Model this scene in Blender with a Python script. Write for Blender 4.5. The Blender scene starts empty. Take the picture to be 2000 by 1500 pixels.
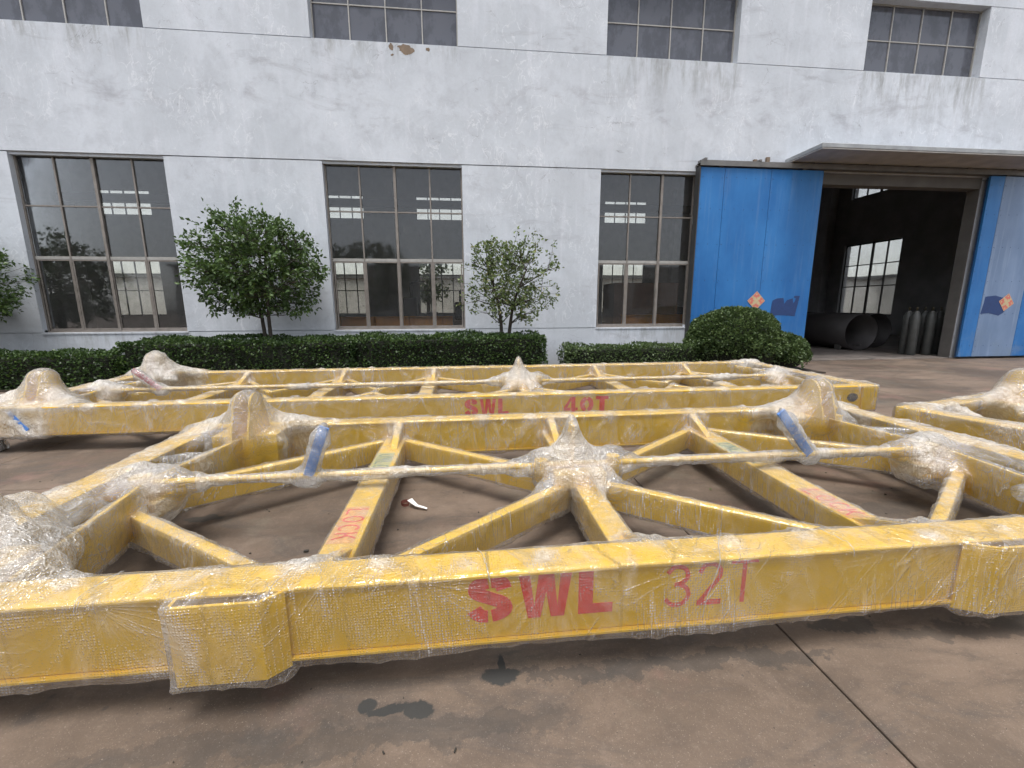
import bpy, bmesh, math, random
import numpy as np
from mathutils import Vector, Matrix
random.seed(7); rng = np.random.default_rng(7)
sc = bpy.context.scene
C = sc.collection

# ------------------------------------------------------------------ camera, sky, sun, exposure
CAM_H = 1.48
f_px = 832.8; pi_, ro_, ya_ = [math.radians(v) for v in (10.508, -0.206, 6.154)]
fw = Vector((math.sin(ya_)*math.cos(pi_), math.cos(ya_)*math.cos(pi_), -math.sin(pi_)))
rt = Vector((math.cos(ya_), -math.sin(ya_), 0)); up = rt.cross(fw)
r2 = rt*math.cos(ro_) + up*math.sin(ro_); u2 = -rt*math.sin(ro_) + up*math.cos(ro_)
cam_d = bpy.data.cameras.new('camera'); cam = bpy.data.objects.new('camera', cam_d); C.objects.link(cam)
cam_d.sensor_width = 36; cam_d.lens = f_px/2000*36; cam_d.clip_start = 0.05; cam_d.clip_end = 600
cam.matrix_world = Matrix(((r2.x, u2.x, -fw.x, 0), (r2.y, u2.y, -fw.y, 0), (r2.z, u2.z, -fw.z, CAM_H), (0, 0, 0, 1)))
sc.camera = cam

SUN_EL, SUN_AZ = math.radians(72), math.radians(200)      # azimuth from +Y, clockwise: behind and a little left of the camera
world = bpy.data.worlds.new('World'); sc.world = world; world.use_nodes = True
wt = world.node_tree; wt.nodes.clear()
wo = wt.nodes.new('ShaderNodeOutputWorld'); wb = wt.nodes.new('ShaderNodeBackground')
sk = wt.nodes.new('ShaderNodeTexSky'); sk.sky_type = 'NISHITA'; sk.sun_disc = False
sk.sun_elevation = SUN_EL; sk.sun_rotation = SUN_AZ; sk.dust_density = 1.5; sk.air_density = 1.0; sk.ozone_density = 1.0
hs = wt.nodes.new('ShaderNodeHueSaturation'); hs.inputs['Saturation'].default_value = 0.25; hs.inputs['Value'].default_value = 1.0
wt.links.new(sk.outputs[0], hs.inputs['Color']); wt.links.new(hs.outputs[0], wb.inputs['Color'])
wb.inputs['Strength'].default_value = 0.105
wt.links.new(wb.outputs[0], wo.inputs[0])
sd = bpy.data.lights.new('sun', 'SUN'); sd.energy = 1.5; sd.angle = math.radians(28); sd.color = (1, .965, .92)
so = bpy.data.objects.new('sun', sd); C.objects.link(so)
sdir = Vector((math.sin(SUN_AZ)*math.cos(SUN_EL), math.cos(SUN_AZ)*math.cos(SUN_EL), math.sin(SUN_EL)))
so.rotation_euler = sdir.to_track_quat('Z', 'Y').to_euler()
sc.view_settings.view_transform = 'Standard'; sc.view_settings.look = 'None'
sc.view_settings.gamma = 1; sc.view_settings.use_curve_mapping = False
sc.view_settings.exposure = 1.2
sc.render.engine = 'CYCLES'
sc.cycles.transparent_max_bounces = 16; sc.cycles.max_bounces = 5; sc.cycles.diffuse_bounces = 2
sc.cycles.glossy_bounces = 2; sc.cycles.transmission_bounces = 4
sc.cycles.caustics_reflective = False; sc.cycles.caustics_refractive = False
sc.cycles.sample_clamp_indirect = 4
sc.cycles.use_denoising = True
sc.cycles.use_adaptive_sampling = True; sc.cycles.adaptive_threshold = 0.03

# ------------------------------------------------------------------ material helpers
class NT:
    def __init__(s, name):
        s.m = bpy.data.materials.new(name); s.m.use_nodes = True
        s.t = s.m.node_tree; s.t.nodes.clear(); s.out = s.t.nodes.new('ShaderNodeOutputMaterial')
        s._tc = None
    def put(s, inp, v):
        if isinstance(v, bpy.types.NodeSocket): s.t.links.new(v, inp)
        elif v is not None:
            if hasattr(inp, 'default_value'):
                dv = inp.default_value
                if hasattr(dv, '__len__'):
                    if not hasattr(v, '__len__'): v = (v,)*len(dv)
                    v = tuple(v)
                    if len(v) == 3 and len(dv) == 4: v = v + (1,)
                inp.default_value = v
    def n(s, typ, ins=None, **props):
        nd = s.t.nodes.new(typ)
        for k, v in props.items(): setattr(nd, k, v)
        for k, v in (ins or {}).items(): s.put(nd.inputs[k], v)
        return nd
    def obj(s):
        if not s._tc: s._tc = s.t.nodes.new('ShaderNodeTexCoord')
        return s._tc.outputs['Object']
    def pos(s): return s.n('ShaderNodeNewGeometry').outputs['Position']
    def mapv(s, v, scale=(1,1,1), rot=(0,0,0), loc=(0,0,0)):
        return s.n('ShaderNodeMapping', {'Vector': v, 'Scale': scale, 'Rotation': rot, 'Location': loc}).outputs[0]
    def noise(s, v, scale, detail=4, rough=.55, dist=0):
        return s.n('ShaderNodeTexNoise', {'Vector': v, 'Scale': scale, 'Detail': detail, 'Roughness': rough, 'Distortion': dist}).outputs['Fac']
    def ramp(s, v, lo, hi, a=0., b=1.):
        return s.n('ShaderNodeMapRange', {'Value': v, 'From Min': lo, 'From Max': hi, 'To Min': a, 'To Max': b}, clamp=True, interpolation_type='SMOOTHSTEP').outputs[0]
    def math(s, op, a, b=None, c=None):
        nd = s.n('ShaderNodeMath', operation=op); s.put(nd.inputs[0], a)
        if b is not None: s.put(nd.inputs[1], b)
        if c is not None: s.put(nd.inputs[2], c)
        return nd.outputs[0]
    def mix(s, f, a, b, mode='MIX'):
        nd = s.t.nodes.new('ShaderNodeMix'); nd.data_type = 'RGBA'; nd.blend_type = mode
        s.put(nd.inputs[0], f); s.put(nd.inputs[6], a); s.put(nd.inputs[7], b); return nd.outputs[2]
    def ridge(s, v, scale, w=.03, detail=3, dist=0):      # thin bright lines along noise level sets
        x = s.noise(v, scale, detail, .5, dist)
        d = s.math('ABSOLUTE', s.math('SUBTRACT', x, .5))
        return s.ramp(d, 0, w, 1, 0)
    def bump(s, h, strength=.3, dist=.01, normal=None):
        return s.n('ShaderNodeBump', {'Height': h, 'Strength': strength, 'Distance': dist, 'Normal': normal}).outputs[0]
    def pbr(s, color, rough=.6, metal=0., normal=None, spec=.5, **kw):
        b = s.n('ShaderNodeBsdfPrincipled', {'Base Color': color, 'Roughness': rough, 'Metallic': metal, 'Normal': normal, 'Specular IOR Level': spec})
        for k, v in kw.items(): s.put(b.inputs[k], v)
        return b.outputs[0]
    def done(s, sh): s.t.links.new(sh, s.out.inputs[0]); return s.m

def simple(name, col, rough=.6, metal=0., var=.12, scale=6., spec=.5, bump=.0):
    k = NT(name); x = k.noise(k.obj(), scale, 5)
    c = k.mix(x, tuple(v*(1-var*2) for v in col), tuple(v*(1+var*2) for v in col))
    nr = k.bump(k.noise(k.obj(), scale*8, 3), bump, .01) if bump else None
    return k.done(k.pbr(c, rough, metal, nr, spec))

def mat_wall():
    k = NT('blue_white_plaster'); p = k.pos()
    big = k.noise(p, .55, 6, .6, .6); mid = k.noise(p, 2.6, 7, .65, .4); fine = k.noise(p, 22, 4)
    c = k.mix(k.ramp(big, .35, .68), (.52, .553, .60), (.61, .645, .70))
    c = k.mix(k.ramp(mid, .45, .7, 0, .5), c, (.44, .462, .505))
    streak = k.noise(k.mapv(p, (2.4, 2.4, .22)), 2.2, 5, .6)
    c = k.mix(k.ramp(streak, .5, .75, 0, .45), c, (.66, .68, .74))
    # pale hairline cracks
    cr = k.math('MULTIPLY', k.ridge(k.mapv(p, (1, 1, .8)), 2.3, .007, 5, .8), k.ramp(k.noise(p, .8, 2), .5, .62))
    c = k.mix(k.math('MULTIPLY', cr, .55), c, (.74, .76, .8))
    cd = k.math('MULTIPLY', k.ridge(p, 1.1, .004, 6, 1.2), k.ramp(k.noise(p, 1.3, 2), .52, .66))
    c = k.mix(k.math('MULTIPLY', cd, .6), c, (.2, .2, .22))
    # grime running down from the sills
    z = k.n('ShaderNodeSeparateXYZ', {'Vector': p}); sx, sz = z.outputs[0], z.outputs[2]
    drip = k.noise(k.mapv(p, (2.6, 1, .5)), 2.0, 7, .72, .3)
    def below(z0, ln, x0, x1):
        f = k.math('MULTIPLY', k.ramp(sz, z0-ln, z0, 0, 1), k.math('LESS_THAN', sz, z0))
        f = k.math('MULTIPLY', f, k.math('MULTIPLY', k.ramp(sx, x0-.1, x0+.1), k.ramp(sx, x1-.1, x1+.1, 1, 0)))
        return f
    tot = None
    for z0, ln, x0, x1 in ((.92, .6, -9.1, -6.1), (.92, .45, -3.0, 0), (.92, .55, 3.2, 5.5), (6.9, .75, -9.3, -6.2), (6.9, .55, -3.1, 0), (6.9, 1.2, 3.2, 6.4), (6.9, 1.6, 9.5, 12.8)):
        b = below(z0, ln, x0, x1); tot = b if tot is None else k.math('MAXIMUM', tot, b)
    sm = k.math('MULTIPLY', k.ramp(k.noise(k.mapv(p, (.8, 1, 1.3)), 1.3, 8, .74, .6), .5, .72), k.math('MULTIPLY', k.ramp(sz, 5.0, 5.7, 0, 1), k.ramp(sz, 5.9, 6.6, 1, 0)))
    c = k.mix(k.math('MULTIPLY', sm, .45), c, (.26, .25, .28))
    lw = k.math('MULTIPLY', k.ridge(k.mapv(p, (1, 1, .55)), 3.6, .016, 5, 1.0), k.ramp(k.noise(k.mapv(p, loc=(4, 0, 2)), .9, 2), .46, .6))
    c = k.mix(k.math('MULTIPLY', lw, .45), c, (.80, .82, .86))
    c = k.mix(k.math('MULTIPLY', tot, k.ramp(drip, .42, .76, 0, .8)), c, (.2, .2, .185))
    c = k.mix(k.math('MULTIPLY', k.ramp(k.noise(k.mapv(p, (.5, 1, 1.6)), 1.1, 6, .7, 1.0), .56, .74), .55), c, (.3, .3, .33))
    c = k.mix(k.ramp(sz, 0, .5, .35, 0), c, (.3, .3, .29))
    c = k.mix(k.ramp(fine, .2, .8, 0, .12), c, (.3, .3, .32))
    h = k.math('ADD', k.math('MULTIPLY', mid, .6), k.math('MULTIPLY', k.noise(p, 60, 3), .25))
    return k.done(k.pbr(c, .88, 0, k.bump(h, .5, .02), .25))

STAINS_AND_SHADE = [(.11, 1.475, .085, .04, .12, 1.), (.115, 1.53, .015, .06, .04, 1.), (-.20, 1.365, .055, .04, .10, 1.), (-.31, 1.38, .09, .02, .10, 1.), (-.40, 1.41, .035, .03, .06, 1.), (.40, 1.03, .03, .045, .06, .6), (-1.87, 3.02, .14, .05, .15, .7), (1.72, 1.60, .17, .05, .25, .6), (3.9, 2.0, .2, .06, .2, .5), (2.4, 1.5, .5, .06, .4, .45), (.85, 1.46, .75, .04, .35, .5), (-.3, 1.28, .7, .06, .35, .4), (-.9, 1.30, .5, .05, .4, .3), (-2.6, 4.6, .9, .12, .6, .35), (2.9, 2.6, .5, .12, .4, .4)]  # ground stains; the long soft band under the near beam is painted shade
def mat_concrete(name, base=(.182, .134, .100), stains_shade=()):
    k = NT(name); p = k.pos()
    a = k.noise(p, .5, 7, .62, .5); b = k.noise(p, 3.1, 8, .68, .3); g = k.noise(p, 160, 3, .8); s = k.noise(k.mapv(p, (1.2, 3.4, 1)), 1.1, 6, .65, .8)
    c = k.mix(k.ramp(a, .35, .68), tuple(v*.52 for v in base), tuple(v*1.25 for v in base))
    c = k.mix(k.ramp(b, .48, .72, 0, .6), c, tuple(v*q for v, q in zip(base, (1.28, 1.3, 1.34))))
    c = k.mix(k.ramp(s, .48, .68, 0, .75), c, tuple(v*q for v, q in zip(base, (.5, .52, .56))))
    c = k.mix(k.ramp(k.noise(p, 1.7, 5, .6), .56, .7, 0, .3), c, (.29, .155, .13))       # reddish dust
    c = k.mix(k.ramp(k.noise(p, .9, 5, .7), .55, .66, 0, .35), c, (.17, .155, .12))
    vor = k.n('ShaderNodeTexVoronoi', {'Vector': p, 'Scale': 9.0, 'Randomness': 1.0}, feature='F1')
    spots = k.math('MULTIPLY', k.ramp(vor.outputs['Distance'], .05, .13, 1, 0), k.ramp(k.noise(p, 3.0, 2), .5, .6))
    c = k.mix(k.math('MULTIPLY', spots, .55), c, (.06, .055, .05))
    v2 = k.n('ShaderNodeTexVoronoi', {'Vector': p, 'Scale': 26.0}, feature='F1')
    c = k.mix(k.math('MULTIPLY', k.ramp(v2.outputs['Distance'], .04, .1, 1, 0), k.ramp(k.noise(p, 5, 2), .52, .6)), c, (.05, .04, .035))
    blot = k.noise(k.mapv(p, (1, 1.5, 1)), 5.5, 7, .72, 1.2)
    c = k.mix(k.ramp(blot, .58, .76, 0, .35), c, (.10, .078, .062))
    c = k.mix(k.ramp(k.noise(k.mapv(p, (.7, 1.6, 1), loc=(3, 7, 0)), 1.6, 7, .7, 1.4), .5, .66, 0, .6), c, (.075, .066, .06))
    c = k.mix(k.ramp(k.noise(p, 34, 5, .75), .5, .75, 0, .22), c, (.30, .24, .19))
    c = k.mix(k.ramp(g, .35, .8, 0, .4), c, (.09, .07, .054))
    c = k.mix(k.ramp(k.noise(p, 210, 2), .62, .75, 0, .35), c, (.5, .42, .35))
    if stains_shade:
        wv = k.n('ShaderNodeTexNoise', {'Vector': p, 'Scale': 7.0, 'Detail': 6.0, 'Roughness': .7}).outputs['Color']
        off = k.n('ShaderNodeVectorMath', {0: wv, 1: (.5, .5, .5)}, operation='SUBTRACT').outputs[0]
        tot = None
        for cx, cy, rx, ry, wr, st in stains_shade:
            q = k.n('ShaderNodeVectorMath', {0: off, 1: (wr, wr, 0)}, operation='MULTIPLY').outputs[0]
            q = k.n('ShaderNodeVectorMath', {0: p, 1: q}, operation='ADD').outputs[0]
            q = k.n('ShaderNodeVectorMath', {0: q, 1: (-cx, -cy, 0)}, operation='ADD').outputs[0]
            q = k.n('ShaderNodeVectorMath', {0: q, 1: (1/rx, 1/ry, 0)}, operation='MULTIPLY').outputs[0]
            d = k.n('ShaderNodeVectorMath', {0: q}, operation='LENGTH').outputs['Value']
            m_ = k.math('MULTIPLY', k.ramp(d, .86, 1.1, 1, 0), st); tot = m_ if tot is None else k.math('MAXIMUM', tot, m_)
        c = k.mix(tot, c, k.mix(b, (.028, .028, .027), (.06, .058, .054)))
    h = k.math('ADD', k.math('MULTIPLY', g, .35), b)
    rough = k.ramp(a, .3, .7, .62, .85)
    return k.done(k.pbr(c, rough, 0, k.bump(h, .4, .008), .35))

def mat_yellow():
    k = NT('yellow_paint'); p = k.obj()
    x = k.noise(p, 2.2, 5, .6); y = k.noise(p, 40, 3)
    c = k.mix(x, (.78, .45, .006), (.88, .56, .010))
    c = k.mix(k.ramp(k.noise(p, 9, 4, .7), .66, .74, 0, .5), c, (.33, .2, .04))
    return k.done(k.pbr(c, k.ramp(x, .3, .7, .34, .5), 0, k.bump(y, .06, .004), .5))

def mat_film(name='bubble_film', base=.035, white=1.0, bub=1.0, bscale=88, tint=(.94, .92, .90), gloss=.05, cb=0.):
    k = NT(name); p = k.obj()
    dens = k.n('ShaderNodeAttribute', attribute_name='dens').outputs['Fac']
    vor = k.n('ShaderNodeTexVoronoi', {'Vector': p, 'Scale': bscale, 'Randomness': .3}, feature='F1')
    bb = k.ramp(vor.outputs['Distance'], .10, .5, 1, 0)
    def taut(rot, sc_, scale, w, seed):                    # straight pulled folds: rotate, then squash along the fold
        q = k.mapv(k.mapv(p, rot=rot, loc=(seed, seed*.7, 0)), sc_)
        return k.ridge(q, scale, w, 1.0, .0)
    f1 = taut((.0, .12, 0), (10, 6, .5), 1.7, .034, 1.3)
    f2 = taut((.1, -.62, .25), (10, 7, .5), 1.6, .030, 4.1)
    f4 = k.ridge(p, 4.2, .012, 2.2, 1.0)
    fa = k.n('ShaderNodeAttribute', attribute_name='fan').outputs['Vector']; fw_ = k.n('ShaderNodeAttribute', attribute_name='fanw').outputs['Fac']
    msk = k.n('ShaderNodeSeparateColor', {'Color': k.n('ShaderNodeTexNoise', {'Vector': p, 'Scale': 2.6, 'Detail': 2.0}).outputs['Color']})
    m0, m1_, m2_ = [k.ramp(o, .47, .62) for o in msk.outputs[:3]]
    nf = k.noise(fa, 1.15, 1.5, .5, .15)
    df_ = k.math('ABSOLUTE', k.math('SUBTRACT', nf, .5))
    soft = k.math('MULTIPLY', k.ramp(df_, 0, .13, 1, 0), .30)
    thin_ = k.math('MULTIPLY', k.ramp(df_, 0, .028, 1, 0), k.math('MULTIPLY_ADD', m2_, .7, .12))
    fanl = k.math('MULTIPLY', k.math('MAXIMUM', soft, thin_), fw_)
    fold = k.math('MAXIMUM', k.math('MULTIPLY', f1, m0), k.math('MULTIPLY', f2, m1_))
    fold = k.math('MAXIMUM', fold, k.math('MULTIPLY', f4, k.math('MULTIPLY_ADD', dens, .75, .22)))
    fold = k.math('MAXIMUM', fold, fanl)
    cloud = k.ramp(k.noise(k.mapv(p, (1.5, 1.5, .7)), 3.2, 3.5, .7, .8), .45, .76)
    fr = k.n('ShaderNodeLayerWeight', {'Blend': .3}).outputs['Facing']
    dots = k.math('MULTIPLY_ADD', bb, .75, .3)
    fac = k.math('MULTIPLY_ADD', k.math('MULTIPLY', fold, dots), .62*white, base)
    fac = k.math('MULTIPLY_ADD', cloud, .20*white, fac)
    fac = k.math('MULTIPLY_ADD', dens, k.math('MULTIPLY_ADD', cloud, .30, .60), fac)
    fac = k.math('MULTIPLY_ADD', k.math('POWER', fr, 2.6), .4, fac)
    fac = k.math('MULTIPLY_ADD', k.math('MULTIPLY', bb, k.math('MULTIPLY_ADD', m0, .6, .4)), .20*bub, fac)
    fac = k.math('MINIMUM', fac, .9)
    crk = k.math('MULTIPLY', k.noise(p, 38, 2, .6, .6), k.math('MULTIPLY_ADD', dens, 5.5, .35+cb))
    h = k.math('MULTIPLY_ADD', bb, .75*bub, k.math('MULTIPLY', fold, 1.2))
    h = k.math('ADD', h, crk)
    nr = k.bump(h, .8, .006)
    dif = k.n('ShaderNodeBsdfDiffuse', {'Color': tint, 'Normal': nr}).outputs[0]
    trl = k.n('ShaderNodeBsdfTranslucent', {'Color': (.92, .9, .85), 'Normal': nr}).outputs[0]
    body = k.n('ShaderNodeMixShader', {0: .35, 1: dif, 2: trl}).outputs[0]
    gl = k.n('ShaderNodeBsdfGlossy', {'Color': (1, 1, 1), 'Roughness': .1, 'Normal': nr}).outputs[0]
    tr = k.n('ShaderNodeBsdfTransparent', {'Color': (.97, .968, .955)}).outputs[0]
    sh = k.n('ShaderNodeMixShader', {0: fac, 1: tr, 2: body}).outputs[0]
    fre = k.n('ShaderNodeFresnel', {'IOR': 1.5, 'Normal': nr}).outputs[0]
    gf = k.math('MINIMUM', k.math('MULTIPLY_ADD', fre, 1.1, gloss), .55)
    sh = k.n('ShaderNodeMixShader', {0: gf, 1: sh, 2: gl}).outputs[0]
    return k.done(sh)

def mat_glass(name, tint, dust, dcol, gloss=1.0):
    k = NT(name); p = k.pos()
    tr = k.n('ShaderNodeBsdfTransparent', {'Color': tint}).outputs[0]
    d = k.n('ShaderNodeBsdfDiffuse', {'Color': dcol}).outputs[0]
    df = k.math('MULTIPLY_ADD', k.ramp(k.noise(k.mapv(p, (1, 1, .6)), 2.5, 6, .7), .4, .75), dust*.7, dust*.55)
    sh = k.n('ShaderNodeMixShader', {0: df, 1: tr, 2: d}).outputs[0]
    nr = k.bump(k.noise(p, .9, 2), .05, .05)
    fre = k.n('ShaderNodeFresnel', {'IOR': 1.5, 'Normal': nr}).outputs[0]
    g = k.n('ShaderNodeBsdfGlossy', {'Color': (.9, .93, 1.0), 'Roughness': .04, 'Normal': nr}).outputs[0]
    return k.done(k.n('ShaderNodeMixShader', {0: k.math('MULTIPLY', fre, gloss), 1: sh, 2: g}).outputs[0])

def mat_leaf(name, dark, light, rough=.42, tip=None):
    k = NT(name)
    r = k.n('ShaderNodeNewGeometry').outputs['Random Per Island']
    c = k.mix(r, dark, light)
    if tip: c = k.mix(k.ramp(r, .9, .97), c, tip)
    c = k.mix(k.ramp(k.noise(k.pos(), 2.5, 3), .4, .65, 0, .6), c, dark)
    a = k.pbr(c, rough, 0, None, .45)
    t = k.n('ShaderNodeBsdfTranslucent', {'Color': k.mix(.5, c, light)}).outputs[0]
    return k.done(k.n('ShaderNodeMixShader', {0: .22, 1: a, 2: t}).outputs[0])

def mat_blue_door(name, c0, c1, wear):
    k = NT(name); p = k.pos()
    a = k.noise(k.mapv(p, (1, 1, .45)), .9, 5, .6); st = k.noise(k.mapv(p, (6, 1, .35)), 1.6, 5, .65)
    c = k.mix(k.ramp(a, .35, .68), c0, c1)
    c = k.mix(k.ramp(st, .5, .72, 0, wear), c, (.23, .31, .45))
    z = k.n('ShaderNodeSeparateXYZ', {'Vector': p}).outputs[2]
    c = k.mix(k.math('MULTIPLY', k.ramp(z, 0, 1.3, 1, 0), k.ramp(k.noise(p, 2.4, 6, .7), .45, .68, 0, .55)), c, (.16, .22, .3))
    sp = k.math('MULTIPLY', k.ramp(k.noise(k.mapv(p, (1, 1, .5)), 11, 5, .7), .68, .73), k.ramp(z, .6, 2.2, 1, 0))
    c = k.mix(k.math('MULTIPLY', sp, .7*min(1, wear*2)), c, (.5, .58, .66))
    v = k.n('ShaderNodeTexVoronoi', {'Vector': k.mapv(p, (2.6, 1, 1.5)), 'Scale': 1.6, 'Randomness': .3}).outputs['Distance']
    c = k.mix(k.ramp(v, .012, .03, .6, 0), c, (.05, .08, .14))
    return k.done(k.pbr(c, .5, 0, k.bump(k.noise(p, 1.3, 3), .25, .03), .4))

M = dict(
    wall=mat_wall(), ground=mat_concrete('brown_concrete', stains_shade=STAINS_AND_SHADE), infloor=mat_concrete('indoor_concrete', (.24, .21, .19)),
    yellow=mat_yellow(), film=mat_film(), film_far=mat_film('bubble_film_far', base=.07, white=1.0, bub=.7),
    film_rod=mat_film('bubble_film_tight', base=.2, white=.9, cb=1.2), film_tie=mat_film('twisted_film', base=.4),
    bare=simple('bare_render', (.2, .15, .11), .9, 0, .25, 8, bump=.4),
    interior=simple('sooty_interior_plaster', (.42, .42, .44), .9, 0, .2, 1.5),
    jamb=simple('jamb_plaster', (.115, .108, .102), .9, 0, .2, 3),
    roof=simple('roof_slab', (.09, .09, .09), .9),
    frame=simple('aged_aluminium_frame', (.23, .205, .185), .55, .3, .22, 9), frame_pale=simple('painted_steel_frame', (.36, .35, .33), .5, .1, .15, 12),
    frame_dark=simple('dark_steel_frame', (.045, .045, .045), .6),
    glass=mat_glass('dusty_glass', (.92, .92, .9), .14, (.16, .16, .155)), glass_up=mat_glass('frosted_upper_glass', (.2, .2, .2), 1.25, (.105, .11, .13), 1.0),
    glass_back=mat_glass('hazy_back_glass', (.93, .93, .91), .12, (.6, .6, .56), .5),
    door=mat_blue_door('blue_sheet_metal', (.012, .12, .36), (.028, .175, .46), .14), door_fade=mat_blue_door('faded_blue_sheet', (.13, .2, .33), (.19, .27, .42), .8),
    navy=simple('navy_paint_patch', (.012, .042, .15), .55, 0, .15, 12), seam=simple('dark_seam', (.02, .05, .12), .7),
    rail=simple('steel_rail', (.17, .165, .16), .6, .4, .2, 5), canopy=simple('concrete_canopy', (.40, .385, .37), .9, 0, .2, 3, bump=.3), canopy_edge=simple('canopy_fascia', (.30, .315, .33), .85, 0, .3, 2.5, bump=.3),
    red=simple('red_stencil_paint', (.80, .04, .02), .5, 0, .12, 20), green=simple('green_stencil_paint', (.05, .16, .09), .6),
    pink=simple('red_overspray', (.76, .38, .10), .6, 0, .12, 25),
    blue=simple('blue_pointer_paint', (.09, .24, .62), .4), dred=simple('dark_red_pointer_paint', (.4, .03, .05), .4),
    dark=simple('dark_parts_and_cavity_shade', (.03, .027, .022), .8), black=simple('black_rubber', (.02, .02, .02), .6),
    steel_pipe=simple('mill_scale_steel', (.05, .045, .045), .55, .3, .25, 2), cyl=simple('grey_gas_cylinder_paint', (.075, .078, .075), .45, .1, .25, 6), valve=simple('brass_valve', (.12, .1, .06), .4, .7),
    orange=simple('orange_primed_steel', (.75, .3, .03), .5, 0, .2, 2), crate=simple('brown_crate_board', (.16, .08, .05), .8, 0, .2, 5),
    dsteel=simple('dark_machine_paint', (.045, .045, .05), .55),
    paper=simple('red_paper', (.58, .17, .13), .7, 0, .15, 30), gold=simple('gold_print', (.52, .42, .25), .5, 0, .25, 60), whitep=simple('white_paper', (.8, .79, .77), .6, 0, .04, 20), maroon=simple('maroon_tape', (.2, .07, .055), .5),
    patch=simple('grey_cement_patch', (.062, .062, .058), .8, 0, .22, 14, bump=.3), joint=simple('joint_filler', (.02, .018, .015), .9),
    bark=simple('grey_bark', (.05, .042, .034), .9, 0, .3, 30, bump=.5), twig=simple('hedge_twigs', (.012, .014, .008), 1, 0, .3, 20),
    leaf=mat_leaf('glossy_leaf', (.035, .07, .02), (.125, .205, .055)), leaf_pale=mat_leaf('sparse_leaf', (.06, .10, .03), (.22, .28, .10), tip=(.28, .26, .11)),
    leaf_hedge=mat_leaf('hedge_leaf', (.016, .038, .011), (.09, .155, .038), tip=(.10, .16, .03)), leaf_ball=mat_leaf('clipped_shrub_leaf', (.035, .065, .02), (.14, .2, .07)),
    soil=simple('dark_soil', (.04, .03, .022), 1), far=simple('distant_pale_render', (.5, .5, .48), .9, 0, .08, .5), leaf_far=mat_leaf('distant_leaf', (.04, .07, .02), (.1, .15, .05)),
)

def Rz(a): c, s = math.cos(a), math.sin(a); return np.array([[c, -s, 0], [s, c, 0], [0, 0, 1.]])
# ------------------------------------------------------------------ object helpers
def tag(o, label=None, cat=None, group=None, kind=None):
    if label: o['label'] = label
    if cat: o['category'] = cat
    if group: o['group'] = group
    if kind: o['kind'] = kind
    return o
def empty(name, loc=(0, 0, 0), rz=0., **kw):
    o = bpy.data.objects.new(name, None); C.objects.link(o); o.location = loc; o.rotation_euler = (0, 0, rz); o.empty_display_size = .2
    return tag(o, **kw)
def link(name, me, mat=None, parent=None, smooth=False, **kw):
    o = bpy.data.objects.new(name, me); C.objects.link(o)
    if mat is not None and not me.materials: me.materials.append(mat)
    if smooth and len(me.polygons): me.polygons.foreach_set('use_smooth', [True]*len(me.polygons))
    if parent: o.parent = parent
    return tag(o, **kw)
def mesh(name, V, F):
    me = bpy.data.meshes.new(name); me.from_pydata([tuple(v) for v in V], [], [tuple(f) for f in F]); me.update(); return me
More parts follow.
